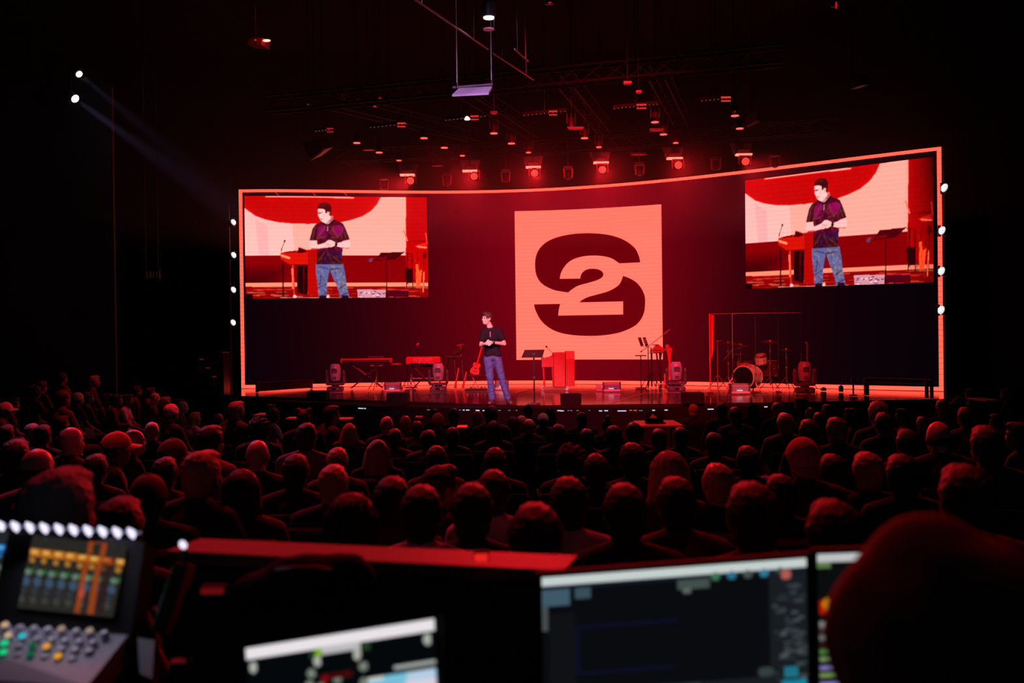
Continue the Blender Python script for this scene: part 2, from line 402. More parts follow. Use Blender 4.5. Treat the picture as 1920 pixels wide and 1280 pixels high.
# glowing outline
STRIP = emit('led_outline', (3.6, .165, .10), 1.0)
TH = .088
def strip(pts, name):    # boxes following the wall; pts list of (s0,s1,z0,z1)
    m = MB()
    for a, c, z0, z1 in pts:
        q = [wall_pt(t, z, o_) - LO for t in (a, c) for z in (z0, z1) for o_ in (.004, .03)]
        m.add(q, [(1, 5, 7, 3), (2, 3, 7, 6), (0, 4, 5, 1), (0, 1, 3, 2), (4, 6, 7, 5)])
    return m.build(name, STRIP, ledw)
N = 90
strip([(S0 + (S1 - S0) * k / N, S0 + (S1 - S0) * (k + 1) / N, ZT - TH * .8, ZT) for k in range(N)], 'light_strip')
strip([(S0 + (S1 - S0) * k / N, S0 + (S1 - S0) * (k + 1) / N, ZB, ZB + TH) for k in range(N)], 'light_strip')
g = 8; nseg = 44
strip([(S0, S0 + TH, ZB + (ZT - ZB) * (k + .035) / nseg, ZB + (ZT - ZB) * (k + .965) / nseg) for k in range(nseg)], 'light_strip')
strip([(S1 - TH, S1, ZB + (ZT - ZB) * (k + .035) / nseg, ZB + (ZT - ZB) * (k + .965) / nseg) for k in range(nseg)], 'light_strip')
def wall_poly(pts, off, name, mat, thick=.003, cut=.12):
    sz = [wall_hit(a, b2) for a, b2 in pts]
    bm = bmesh.new(); vv = [bm.verts.new((s, 0, z)) for s, z in sz]
    for t in tessellate_polygon([[Vector((s, z, 0)) for s, z in sz]]):
        try: bm.faces.new([vv[i] for i in t])
        except ValueError: pass
    s_min = min(s for s, z in sz); s_max = max(s for s, z in sz); k = s_min + cut
    while k < s_max:
        bmesh.ops.bisect_plane(bm, geom=bm.verts[:] + bm.edges[:] + bm.faces[:], plane_co=(k, 0, 0), plane_no=(1, 0, 0)); k += cut
    for v in bm.verts: v.co = wall_pt(v.co.x, v.co.z, off) - LO
    bmesh.ops.recalc_face_normals(bm, faces=bm.faces)
    me = bpy.data.meshes.new(name); bm.to_mesh(me); bm.free(); me.materials.append(mat)
    o = bpy.data.objects.new(name, me); COL.objects.link(o); o.parent = ledw; return o
def spline(runs):   # runs of points joined at sharp corners; catmull-rom inside a run
    out = []
    for r in runs:
        r = [np.array(p, float) for p in r]
        if len(r) == 2: out.append(tuple(r[0])); continue
        e = [2 * r[0] - r[1]] + r + [2 * r[-1] - r[-2]]
        for i in range(1, len(e) - 2):
            for t in (0, .25, .5, .75):
                p0, p1, p2, p3 = e[i - 1:i + 3]
                out.append(tuple(.5 * ((2 * p1) + (-p0 + p2) * t + (2 * p0 - 5 * p1 + 4 * p2 - p3) * t * t + (-p0 + 3 * p1 - 3 * p2 + p3) * t ** 3)))
    return out
def lg(p): return (940 + p[0] / 4.266, 380 + p[1] / 4.266)
wall_poly([(965, 396), (1240, 383), (1243, 673.5), (968.5, 674.5)], .006, 'logo_square', emit('logo_pink', (2.1, .205, .145), 1.0, .06))
up = spline([[(1113, 477), (1103, 430), (1075, 370), (1020, 320), (950, 283), (850, 255), (715, 243), (570, 250), (450, 275), (360, 315), (300, 375), (275, 440), (270, 500), (278, 570), (305, 625), (350, 665), (420, 697), (480, 710), (535, 718)],
             [(535, 718), (570, 690), (620, 662), (700, 640), (770, 618), (805, 598), (818, 572), (805, 548), (775, 533), (735, 527), (690, 532), (655, 552), (637, 580), (632, 606)], [(632, 606), (468, 608)],
             [(468, 608), (477, 565), (500, 520), (540, 475), (600, 443), (680, 426), (760, 423), (830, 430), (890, 448), (945, 485)], [(945, 485), (1113, 477)]])
lowr = spline([[(975, 585), (1030, 605), (1085, 640), (1125, 690), (1148, 745), (1152, 800), (1145, 870), (1120, 930), (1075, 980), (1010, 1015), (930, 1042), (820, 1060), (710, 1065), (590, 1060), (480, 1042), (400, 1010), (340, 965), (300, 915), (270, 850), (262, 812)],
               [(262, 812), (472, 808)], [(472, 808), (464, 840), (459, 870), (456, 902)], [(456, 902), (975, 893)], [(975, 893), (975, 789)], [(975, 789), (624, 797)],
               [(624, 797), (650, 775), (700, 752), (780, 730), (850, 710), (910, 680), (950, 645), (975, 585)]])
DR = emit('logo_dark_red', (.16, .0004, .0035), 1.0, .03)
wall_poly([lg(p) for p in up], .012, 'logo_letter', DR)
wall_poly([lg(p) for p in lowr], .012, 'logo_letter', DR)
# loose strokes of the picture above the left camera picture
for a, c in ((514, 522), (583, 591), (642, 650)):
    wall_poly([(a, 358.5), (a + 1.6, 358.5), (c + 1.6, 367), (c, 367)], .008, 'light_stroke', emit('stroke_red', (.9, .03, .02), 1.0))

# ------------------------------------------------------------------ camera pictures (drawn pixel by pixel)
class Img:
    def __init__(s, W, H, bg): s.W, s.H = W, H; s.a = np.zeros((H, W, 3)); s.a[:] = lin(bg); s.yy, s.xx = np.mgrid[0:H, 0:W]
    def mask(s, pts):
        x = s.xx; y = s.yy; ins = np.zeros(x.shape, bool); n = len(pts)
        for i in range(n):
            x0, y0 = pts[i]; x1, y1 = pts[(i + 1) % n]
            if y0 == y1: continue
            c = ((y0 > y) != (y1 > y)) & (x < (x1 - x0) * (y - y0) / (y1 - y0) + x0); ins ^= c
        return ins
    def poly(s, pts, c, al=1.0):
        m = s.mask([s.T(p) for p in pts]); s.a[m] = s.a[m] * (1 - al) + np.array(lin(c)) * al; return m
    def line(s, p, q, w, c, al=1.0):
        p = np.array(p, float); q = np.array(q, float); d = q - p; l = np.hypot(*d) or 1; nrm = np.array([-d[1], d[0]]) / l * w / 2
        s.poly([tuple(p - nrm), tuple(p + nrm), tuple(q + nrm), tuple(q - nrm)], c, al)
    def ell(s, c, rx, ry, col, al=1.0):
        s.poly([(c[0] + rx * math.cos(t), c[1] + ry * math.sin(t)) for t in np.linspace(0, 6.283, 24, endpoint=False)], col, al)
W_, H_ = 380, 214
im = Img(W_, H_, (222, 0, 4))
def T(p):
    u = (p[0] - 163 - (p[1] - 160) * .0155) / 1459; v = (p[1] - (158 + 12 * u)) / (822 - 24 * u); return (u * W_, v * H_)
im.T = T
pr = np.random.RandomState(3)
arc = [(163, 255), (250, 318), (330, 348), (430, 370), (540, 380), (660, 383), (780, 381), (920, 370), (1010, 350), (1100, 320), (1170, 275), (1215, 225), (1245, 168)]
im.poly([(150, 250)] + arc + [(1448, 165), (1448, 634), (150, 634)], (255, 176, 160))
im.poly([(150, 250)] + arc[:5] + [(560, 634), (150, 634)], (255, 196, 190), .8)
im.poly([(250, 340), (345, 400), (360, 634), (280, 634)], (240, 150, 165), .4)
im.poly([(150, 150), (1245, 150), (1245, 168)] + arc[::-1], (212, 0, 2))
im.poly([(150, 632), (1448, 632), (1448, 850), (150, 850)], (140, 0, 6))
for k in range(22):      # dark wash in the lower left corner
    im.poly([(150, 700 + k * 6), (560 - k * 12, 700 + k * 6), (500 - k * 10, 850), (150, 850)], (40, 0, 8), .07)
im.poly([(1448, 160), (1640, 160), (1640, 975), (1448, 975)], (205, 0, 4))
im.poly([(150, 850), (1448, 848), (1640, 852), (1640, 876), (150, 880)], (255, 150, 118))
im.poly([(150, 880), (1640, 876), (1640, 990), (150, 990)], (150, 4, 8))
for k in range(90):
    x = pr.uniform(150, 1550); y = pr.uniform(885, 972); l = pr.uniform(20, 150)
    im.line((x, y), (x + l, y + pr.uniform(-3, 3)), pr.uniform(3, 9), ((240, 60, 30), (90, 0, 8), (255, 120, 80), (200, 10, 10))[pr.randint(4)], .55)
im.line((330, 165), (1030, 173), 8, (255, 170, 150))
# piano, microphone
im.poly([(447, 612), (520, 598), (735, 580), (735, 705), (520, 705), (450, 660)], (222, 18, 8))
im.poly([(455, 625), (525, 648), (520, 662), (452, 640)], (255, 150, 110)); im.poly([(470, 608), (570, 598), (575, 606), (480, 614)], (60, 0, 5))
im.poly([(578, 615), (592, 566), (665, 596), (640, 610)], (80, 0, 8)); im.line((592, 566), (680, 598), 4, (255, 90, 60))
im.line((466, 680), (472, 978), 9, (60, 0, 6)); im.line((545, 710), (558, 975), 14, (230, 40, 25)); im.poly([(535, 735), (548, 735), (555, 900), (543, 900)], (255, 110, 80))
im.poly([(580, 710), (662, 712), (662, 948), (580, 925)], (40, 0, 6)); im.line((630, 720), (632, 930), 6, (120, 5, 10))
im.poly([(664, 590), (742, 585), (752, 955), (664, 952)], (190, 8, 5))
im.line((456, 600), (458, 578), 8, (60, 0, 6)); im.line((458, 580), (480, 524), 5, (70, 0, 6)); im.ell((482, 519), 9, 9, (80, 0, 5))
im.ell((562, 960), 14, 12, (255, 210, 205)); im.line((450, 968), (1040, 972), 5, (235, 120, 110))
im.poly([(175, 935), (230, 940), (232, 978), (175, 978)], (30, 0, 6))
# music stand
im.line((1290, 675), (1293, 975), 9, (55, 0, 8)); im.poly([(1195, 675), (1208, 660), (1245, 610), (1442, 602), (1365, 663)], (82, 0, 10))
im.poly([(1225, 650), (1300, 640), (1290, 660), (1215, 668)], (130, 5, 12)); im.poly([(1150, 662), (1182, 652), (1172, 684), (1150, 680)], (90, 70, 110))
# floor boxes
im.poly([(1057, 903), (1285, 905), (1282, 970), (1060, 968)], (225, 150, 165))
for k in range(26):
    x = 1065 + pr.randint(0, 200); y = 912 + pr.randint(0, 48); im.poly([(x, y), (x + 18, y), (x + 18, y + 7), (x, y + 7)], ((50, 0, 20), (120, 10, 30), (255, 225, 225), (90, 60, 160))[pr.randint(4)])
im.poly([(1300, 903), (1472, 905), (1470, 962), (1300, 962)], (85, 4, 22)); im.line((1300, 905), (1472, 908), 6, (225, 40, 40))
# guitars and stands to the right
im.line((1430, 430), (1462, 520), 10, (255, 120, 90)); im.line((1445, 520), (1630, 518), 5, (110, 0, 8)); im.poly([(1520, 555), (1610, 530), (1628, 575), (1550, 578)], (240, 30, 15)); im.line((1540, 560), (1620, 572), 9, (255, 150, 120))
im.line((1462, 610), (1455, 890), 9, (35, 0, 6)); im.line((1500, 620), (1505, 900), 8, (60, 0, 8)); im.poly([(1440, 735), (1500, 735), (1500, 850), (1450, 850)], (50, 0, 8))
im.poly([(1530, 700), (1548, 702), (1552, 760), (1580, 745), (1565, 880), (1530, 880)], (255, 95, 45)); im.line((1600, 600), (1588, 925), 14, (170, 10, 10)); im.line((1610, 450), (1622, 540), 8, (255, 60, 40))
im.poly([(1590, 760), (1600, 760), (1594, 925), (1585, 925)], (255, 120, 80)); im.line((1440, 612), (1500, 622), 5, (70, 0, 6)); im.ell((1600, 630), 16, 30, (120, 0, 8))
for k in range(30):
    x = pr.uniform(1455, 1600); y = pr.uniform(600, 930); im.line((x, y), (x + pr.uniform(-12, 12), y + pr.uniform(15, 70)), 4, ((60, 0, 8), (235, 40, 20), (110, 0, 8))[pr.randint(3)], .7)
# speaker: jeans, shirt, arms, head
jeans = [(728, 700), (942, 700), (956, 760), (968, 850), (990, 955), (992, 978), (925, 978), (905, 905), (880, 850), (838, 745), (818, 850), (812, 940), (820, 978), (750, 978), (742, 880), (728, 770)]
mj = im.poly(jeans, (104, 100, 148))
for k in range(260):
    x = pr.uniform(725, 985); y = pr.uniform(705, 970); m = im.mask([T((x + dx, y + dy)) for dx, dy in ((0, 0), (14, 4), (20, 24), (4, 18))]) & mj
    im.a[m] = im.a[m] * .5 + .5 * np.array(lin(((150, 135, 120), (90, 90, 190), (60, 55, 110), (130, 140, 185), (120, 90, 120))[pr.randint(5)]))
for p, q in (((838, 745), (760, 720)), ((838, 745), (915, 735)), ((745, 890), (810, 860)), ((905, 900), (965, 865)), ((750, 960), (812, 930)), ((925, 950), (985, 930)), ((838, 745), (820, 850)), ((770, 780), (760, 870))):
    im.line(p, q, 9, (35, 25, 70), .7)
im.poly([(752, 970), (760, 950), (810, 950), (822, 985), (750, 985)], (40, 10, 30)); im.poly([(928, 975), (935, 950), (985, 950), (992, 985), (928, 985)], (40, 10, 30)); im.ell((824, 962), 12, 16, (240, 190, 190))
shirt = [(765, 370), (800, 388), (830, 392), (868, 345), (905, 362), (942, 378), (968, 430), (996, 505), (936, 520), (938, 600), (930, 702), (735, 702), (742, 560), (735, 515), (676, 512), (700, 420), (722, 388)]
ms = im.poly(shirt, (78, 4, 28))
for k in range(330):
    x = pr.uniform(680, 995); y = pr.uniform(370, 700); w2 = pr.uniform(8, 26)
    m = im.mask([T((x + dx * w2, y + dy * w2)) for dx, dy in ((0, 0), (1, .4), (.9, 1.4), (-.1, 1))]) & ms
    c = ((150, 0, 80), (60, 0, 30), (120, 0, 50), (85, 45, 10), (50, 20, 80), (40, 0, 20), (140, 10, 40))[pr.randint(7)]
    if y > 590: c = ((70, 0, 25), (50, 10, 50), (90, 40, 15), (30, 0, 20), (45, 25, 90))[pr.randint(5)]
    im.a[m] = im.a[m] * .45 + .55 * np.array(lin(c))
for pl in ([(742, 410), (800, 392), (812, 425), (765, 495), (738, 470)], [(850, 400), (925, 388), (940, 440), (905, 495), (855, 440)]):
    im.poly(pl, (165, 0, 95), .7)
for p, q in (((738, 495), (800, 400)), ((860, 410), (900, 500)), ((740, 500), (812, 480)), ((855, 495), (925, 470)), ((930, 400), (968, 500)), ((720, 400), (700, 505)), ((740, 690), (800, 600)), ((925, 690), (860, 640))):
    im.line(p, q, 7, (92, 62, 14), .8)
im.line((818, 400), (822, 505), 7, (40, 10, 45)); im.line((819, 400), (818, 440), 4, (225, 170, 180))
im.poly([(800, 385), (862, 335), (880, 352), (832, 398)], (22, 4, 20)); im.poly([(760, 372), (770, 360), (812, 388), (818, 402)], (25, 4, 22))
im.line((737, 520), (741, 700), 6, (30, 0, 12), .8)
skin = (250, 196, 190)
im.poly([(678, 516), (736, 520), (738, 550), (800, 532), (822, 512), (850, 512), (884, 530), (880, 552), (850, 568), (800, 570), (745, 580), (690, 580), (674, 560)], skin)
im.poly([(885, 536), (938, 525), (996, 508), (1001, 560), (975, 574), (930, 570), (890, 560)], skin); im.line((690, 578), (745, 580), 7, (210, 90, 90)); im.line((935, 572), (990, 574), 7, (215, 90, 90))
im.line((805, 540), (850, 552), 4, (190, 110, 110)); im.line((800, 556), (840, 562), 4, (200, 120, 115)); im.ell((888, 545), 11, 16, (45, 8, 20))
im.poly([(808, 330), (862, 318), (866, 345), (822, 388), (795, 374)], (225, 150, 145)); im.poly([(822, 345), (862, 325), (866, 345), (838, 372)], (190, 80, 80), .8)
im.poly([(742, 262), (790, 262), (815, 285), (840, 285), (838, 315), (846, 340), (822, 360), (802, 378), (776, 366), (766, 356), (760, 345), (757, 338), (752, 325), (741, 318), (748, 300), (741, 285)], (250, 205, 200))
im.poly([(738, 264), (742, 236), (765, 218), (800, 214), (835, 224), (852, 250), (850, 284), (842, 318), (832, 312), (834, 288), (818, 282), (812, 302), (802, 296), (797, 270), (762, 256)], (62, 6, 10))
im.poly([(752, 240), (800, 222), (820, 232), (770, 246)], (120, 15, 20), .7); im.line((748, 294), (782, 292), 5, (60, 15, 20)); im.line((752, 300), (772, 300), 4, (70, 20, 25)); im.line((762, 344), (782, 342), 5, (150, 50, 55)); im.ell((828, 300), 8, 14, (235, 160, 155))
im.line((790, 300), (795, 340), 8, (225, 165, 160), .6)
img = im.a
img[1:-1, 1:-1] = (img[1:-1, 1:-1] * 4 + img[:-2, 1:-1] + img[2:, 1:-1] + img[1:-1, :-2] + img[1:-1, 2:]) / 8
_b = np.clip((img[:, :, :1] - .80) / .20, 0, 1) * np.array([[[1.2, 0, 0]]]); img = img + _b * np.array([[[1., 0, 0]]])
rows = np.arange(H_)[:, None, None]; img = img * (1 + .05 * np.sin(rows * 2 * math.pi / 8.5))
def video(c, name, fade, label):
    sz = [wall_hit(*p) for p in c]      # TL TR BR BL
    def fn(u, v):
        a = [sz[3][k] * (1 - u) + sz[2][k] * u for k in (0, 1)]; b2 = [sz[0][k] * (1 - u) + sz[1][k] * u for k in (0, 1)]
        return a[0] * (1 - v) + b2[0] * v, a[1] * (1 - v) + b2[1] * v
    nu, nv = W_ - 1, H_ - 1
    o = wall_grid(nu, nv, fn, .014, fade(img[::-1].copy()), name, emit_attr('led_picture', 1.05)); o['label'] = label; return o
video([(458.5, 367.5), (800, 370), (803, 557), (461, 560)], 'camera_picture', lambda a: a, 'left live picture of the speaker')
def fade2(a):
    x = np.linspace(0, 1, a.shape[1])[None, :, None]; y = np.linspace(0, 1, a.shape[0])[:, None, None]
    f = np.clip(1 - np.clip((x - .86) / .14, 0, 1) * (.45 + .5 * y), .05, 1); return a * f * .95
video([(1397.5, 338.5), (1749.5, 294), (1750.5, 529), (1399, 541.5)], 'camera_picture', fade2, 'right live picture of the speaker')
# ================================================================== things on the stage
RW = pbr('red_lacquer', (.66, .02, .015), .32, coat=.15); RWD = pbr('red_wood', (.55, .018, .014), .45, noise_amt=.25, nscale=8)
SILV = pbr('silver_housing', (.40, .42, .50), .35, noise_amt=.1); DGL = pbr('dark_glass', (.02, .02, .03), .08, spec=.8)
WHITE = pbr('white_plastic', (.75, .73, .75), .45); ORNG = pbr('orange_wood', (.75, .16, .05), .35, coat=.4)
def stg(px, py): p = on_z(px, py); p.z = SZ + .006; return p
# ---- moving head lights standing on the deck
def moving_head(px, py, label, rz=0):
    t = thing('moving_head_light', stg(px, py), label, 'stage light', rz, 'moving head lights standing along the deck')
    b = MB().box((0, 0, .075), (.40, .30, .13), bev=.03).box((0, 0, .015), (.34, .26, .03))
    for sx in (-1, 1): b.tube((sx * .17, -.12, .0), (sx * .17, -.12, .03), .025, n=8)
    bs = b.build('base', PLAST, t)
    MB().box((-.01, -.152, .08), (.10, .006, .045)).build('display', DGL, bs)
    MB().box((.075, -.153, .08), (.035, .006, .010)).box((.075, -.153, .08), (.010, .006, .035)).build('button', WHITE, bs)
    MB().lathe([(.10, .14), (.10, .17)], n=20).build('pan_collar', BLACK, t)
    y = MB().box((0, 0, .20), (.44, .17, .07), bev=.02)
    for sx in (-1, 1):
        y.box((sx * .215, 0, .36), (.06, .17, .34), bev=.025); y.ball((sx * .215, 0, .46), (.035, .11, .10), 8, 12)
    y.build('yoke', PLAST, t)
    h = MB(); prof = [(.07, -.20), (.115, -.17), (.135, -.08), (.145, .03), (.14, .12), (.125, .20), (.10, .245), (.06, .26)]
    h.lathe(prof, (0, 0, .46), 20); hd = h.build('head', SILV, t, True)
    MB().box((0, -.138, .53), (.14, .02, .10), bev=.008).build('vent_panel', PLAST, hd)
    MB().box((0, -.146, .585), (.10, .014, .018)).build('handle', BLACK, hd)
    MB().box((0, -.125, .355), (.09, .02, .07), bev=.006).build('latch', PLAST, hd)
    MB().lathe([(.085, .0), (.08, .012)], (0, 0, .715), 18).build('lens', DGL, hd)
    return t
moving_head(629, 735, 'grey moving head light standing nearest the stage left end, by the long keyboard')
moving_head(822, 735, 'grey moving head light standing in front of the red lettered keyboard')
moving_head(1268, 735, 'grey moving head light standing right of the logo square, by the synth stand')
moving_head(1509, 738, 'grey moving head light standing at the right corner of the drum shield')
# ---- black wedge monitors on the stage lip
def wedge(px, y0, wd, label):
    Y = out_y((px - 960) / F * 19.7) - .02
    p = at(px, y0, Y + .45); x = p.x
    Y = out_y(x) + .26; top = at(px, y0, Y).z
    t = thing('stage_monitor', (x, Y, SZ + .006), label, 'speaker', 0, 'black monitor boxes on the stage lip')
    h = top - SZ; w2 = wd / F * Y / 2
    prof = [(-.20, 0), (.20, 0), (.22, h * .9), (.16, h), (-.20, h)]
    MB().prism(prof, 2 * w2, lambda a, b, k: Vector((k - w2, -a, b))).build('cabinet', BLACKM, t)
    g = MB()
    for k in range(9): g.box((0, .222, h * (.12 + .08 * k)), (2 * w2 * .88, .01, .008))
    g.build('grille', BLACK, t)
    MB().box((w2 * .6, -.206, h * .2), (.06, .008, .05)).build('socket_plate', BLACKM, t)
wedge(594, 733, 36, 'black monitor box on the stage lip below the left railing')
wedge(747, 737, 38, 'black monitor box on the stage lip left of the speaker')
wedge(1069, 738.5, 37, 'black monitor box on the stage lip below the red piano')
wedge(1295, 736, 37, 'black monitor box on the stage lip left of the drum shield')
# ---- silver led floor blinders
def blinder(px, py, w_px, label, extra=False):
    p = stg(px, py); W2 = w_px / F * p.y
    t = thing('floor_blinder', p, label, 'stage light', 0, 'silver light bars lying on the deck')
    MB().box((0, 0, .145), (W2 * .9, .16, .15), Matrix.Rotation(.35, 3, 'X'), bev=.015).build('housing', pbr('lilac_housing', (.30, .26, .34), .4), t)
    MB().box((0, -.085, .035), (W2, .10, .055), bev=.02).build('front_bar', pbr('pale_bar', (.72, .66, .76), .35), t)
    for sx in (-1, 1): MB().box((sx * W2 * .48, 0, .13), (.02, .2, .22), bev=.008).build('bracket', PLAST, t)
    f = MB()
    for k in range(6): f.box((0, .06, .1 + .02 * k), (W2 * .8, .1, .006))
    f.build('fin', BLACK, t)
    MB().box((-W2 * .05, -.105, .085), (W2 * .3, .01, .02)).build('status_panel', emit('status_white', (.9, .7, .8), .9), t)
    if extra:
        MB().box((-W2 * .12, -.10, .10), (W2 * .27, .012, .025)).build('red_patch', emit('status_red', (.8, .02, .02), .9), t)
        MB().box((W2 * .17, -.10, .10), (W2 * .25, .012, .02)).build('blue_patch', emit('status_blue', (.12, .03, .4), .8), t)
blinder(737, 735, 31, 'silver light bar on the deck left of the white cross stand')
blinder(941, 731, 26, "silver light bar on the deck behind the speaker's legs")
blinder(1147, 735, 33, 'silver light bar with red and blue patches right of the piano', True)
blinder(1387, 739, 36, 'silver light bar on the deck in front of the bass drum')
# ---- effect units beside the blinder
t = thing('pedal_rack', stg(1123, 734), 'small stack of pale effect units left of the two-coloured light bar', 'effects unit')
for k in range(3):
    MB().box((0, 0, .035 + k * .055), (.16 - .02 * k, .12, .045), bev=.006).build('pedal', pbr('pale_pedal', (.6, .45, .5), .4), t)
t = thing('pedal_board', stg(893, 733), "pedalboard with small pale pedals on the deck left of the speaker's feet", 'pedalboard')
MB().box((0, 0, .03), (.55, .28, .05), bev=.01).build('board', BLACK, t)
for k in range(6):
    MB().box((-.22 + .088 * k, -.02 + .03 * (k % 2), .08), (.06, .10, .045), bev=.008).build('pedal', (WHITE, RWD, SILV)[k % 3], t)
    MB().tube((-.22 + .088 * k, -.05, .1), (-.22 + .088 * k, -.05, .115), .012, n=8).build('footswitch', CHROME, t)
# ---- helpers for stands
def zpx(py, p, px): return at(px, py, p.y).z - SZ
def tripod(t, h, r=.28, col=BLACK, rot=0, top=.45):
    for k in range(3):
        a = rot + 2 * math.pi * k / 3
        MB().tube((0, 0, top), (r * math.cos(a), r * math.sin(a), .015), .010, n=6).tube((0, 0, top * .45), (r * .55 * math.cos(a), r * .55 * math.sin(a), top * .45), .006, n=6).build('leg', col, t)
    MB().tube((0, 0, .08), (0, 0, h), .012, n=8).build('pole', col, t)
# ---- music stand by the speaker
p = stg(1002, 757.5)
t = thing('music_stand', p, 'black music stand standing right of the speaker at the stage edge', 'music stand')
MB().tube((0, 0, .02), (0, 0, 1.02), .016, n=10).build('pole', BLACK, t)
MB().lathe([(.13, 0), (.12, .02), (.03, .04)], n=20).build('base', pbr('base_grey', (.06, .05, .06), .4), t)
MB().box((0, 0, .52), (.045, .045, .05)).build('clamp', CHROME, t)
d = MB().prism([(-.25, -.075), (.17, -.075), (.22, .09), (-.18, .09)], .015, lambda a, b, k: Vector((a, b * .9 + k, 1.0 + b * .9)))
d.box((-.03, -.085, .93), (.44, .05, .012)); d.build('desk', pbr('desk_black', (.035, .012, .015), .4), t)
MB().box((0, .01, .98), (.06, .05, .07)).build('bracket', BLACK, t)
# ---- small upright piano (seen from its side and back)
p = stg(1051, 733); pw = p.y
t = thing('upright_piano', p, 'small red upright keyboard piano on a wheeled board in front of the logo square', 'piano', math.radians(0))
def X(px, yy=0): return (px - 1051) / F * (pw + yy)
def Zp(py): return at(1051, py, pw).z - SZ
MB().box((X(1049.5), .25, (Zp(661) + .09) / 2), (X(1062) - X(1040), .52, Zp(661) - .09), Matrix.Rotation(math.radians(0), 3, 'Z'), .012).build('cabinet_side', RWD, t)
bk = MB().box((X(1070), .30, (Zp(659) + .1) / 2), (X(1079) - X(1062.5), .50, Zp(659) - .1)); bk.build('back_frame', pbr('red_panel', (.62, .02, .015), .5), t)
MB().box((X(1070), .042, (Zp(659) + Zp(674)) / 2), (X(1078) - X(1063), .02, Zp(659) - Zp(674)), bev=.004).build('top_panel', pbr('orange_panel', (.95, .16, .06), .5), t)
for k in range(4):
    MB().box((X(1064.5 + 4 * k), .03, (Zp(676) + .14) / 2), (.022, .03, Zp(676) - .14), bev=.004).build('back_post', RWD, t)
MB().prism([(1016.5, 688), (1016.5, 672), (1024, 671), (1036, 668), (1042, 668), (1042, 688)], .46, lambda a, b, k: Vector((X(a), .03 + k, Zp(b)))).build('keyboard_case', RWD, t)
kb = MB()
for k in range(14): kb.box((X(1018.5 + .5), .06 + k * .03, Zp(671) + .004), (.10, .027, .012))
kb.build('key', WHITE, t)
for xx in (1019.5, 1036.5):
    MB().tube((X(xx), .08, Zp(688)), (X(xx + 1.5), .08, .10), .028, .018, n=8).build('leg', RWD, t)
MB().box((X(1040), .20, .075), (X(1064) - X(1018), .34, .035), bev=.006).build('dolly_board', pbr('dolly', (.35, .12, .14), .4), t)
for xx in (1018.5, 1063):
    for yy in (.06, .42):
        w_ = MB().lathe([(.034, -.018), (.045, -.01), (.045, .01), (.034, .018)], (X(xx), yy, .048), 14, (0, 1, 0)); w_.box((X(xx), yy, .085), (.06, .06, .03)); w_.build('caster', pbr('caster_grey', (.6, .55, .58), .35), t)
# piano microphone on a short gooseneck
g = thing('gooseneck_microphone', (X(1037) + p.x, p.y + .12, SZ + Zp(668) + .006), 'small black microphone on a bent arm on top of the red piano', 'microphone')
MB().lathe([(.05, 0), (.045, .015)], n=14).build('base', BLACK, g)
MB().path([(0, 0, .01), (0, 0, .07), (-.03, 0, .11), (-.13, 0, .22)], .006).build('arm', BLACK, g)
MB().ball((-.145, 0, .235), (.022, .022, .03), rot=Matrix.Rotation(-.7, 3, 'Y')).build('head', BLACK, g)
# ---- long red keyboard on an x-stand
p = stg(688, 729); KZ = lambda py: at(688, py, p.y).z - SZ
t = thing('stage_keyboard', p, 'long red stage keyboard on a thin folding stand at stage left', 'keyboard')
L2 = 46 / F * p.y
bd = MB().box((0, 0, KZ(677)), (2 * L2, .34, .085), bev=.012); bd.build('body', pbr('kb_dark', (.05, .015, .03), .4), t)
MB().box((0, -.15, KZ(673.5)), (2 * L2 + .01, .05, .045), bev=.01).build('red_rail', RW, t)
for sx in (-1, 1): MB().box((sx * L2, 0, KZ(676)), (.035, .36, .13), bev=.01).build('end_cheek', RW, t)
MB().box((.25, .03, KZ(671) + .02), (.42, .14, .03), bev=.01).build('effects_box', pbr('fx_purple', (.14, .04, .12), .4), t)
k_ = MB()
for i in range(36): k_.box((-L2 + .06 + i * (2 * L2 - .12) / 36, .08, KZ(675) + .02), ((2 * L2 - .14) / 36 * .86, .15, .015))
k_.build('key', WHITE, t)
for sx in (-1, 1):
    MB().tube((sx * .42, -.1, KZ(681)), (-sx * .42, -.1, .02), .014, n=8).tube((sx * .42, .12, KZ(681)), (-sx * .42, .12, .02), .014, n=8).build('leg', pbr('stand_red', (.12, .03, .035), .4), t)
MB().box((0, 0, KZ(681) - .012), (1.0, .36, .02)).build('support_bar', BLACK, t)
p2 = stg(706, 732)
s_ = thing('keyboard_bench', p2, 'low round-edged bench on a tripod below the long red keyboard', 'stool')
zz = at(706, 688, p2.y).z - SZ
MB().box((0, 0, zz), (.32, .26, .06), bev=.025).build('seat', pbr('seat_black', (.02, .012, .014), .6), s_)
for sx in (-.11, .12): MB().ball((sx, -.02, zz + .033), (.07, .08, .014)).build('cushion', RW, s_)
tripod(s_, zz - .02, .30, CHROME, .4, .35)
# ---- small round table stool
p3 = stg(742, 727); zz = at(742, 682, p3.y).z - SZ
s_ = thing('tall_stool', p3, 'tall thin red-topped stand between the two red keyboards', 'stand')
MB().lathe([(.16, 0), (.16, .025), (.10, .035)], (0, 0, zz - .02), 20).build('top', RW, s_)
MB().tube((0, 0, .02), (0, 0, zz - .02), .022, n=8).build('pole', BLACK, s_); MB().lathe([(.2, 0), (.18, .02), (.03, .03)], n=20).build('base', BLACK, s_)
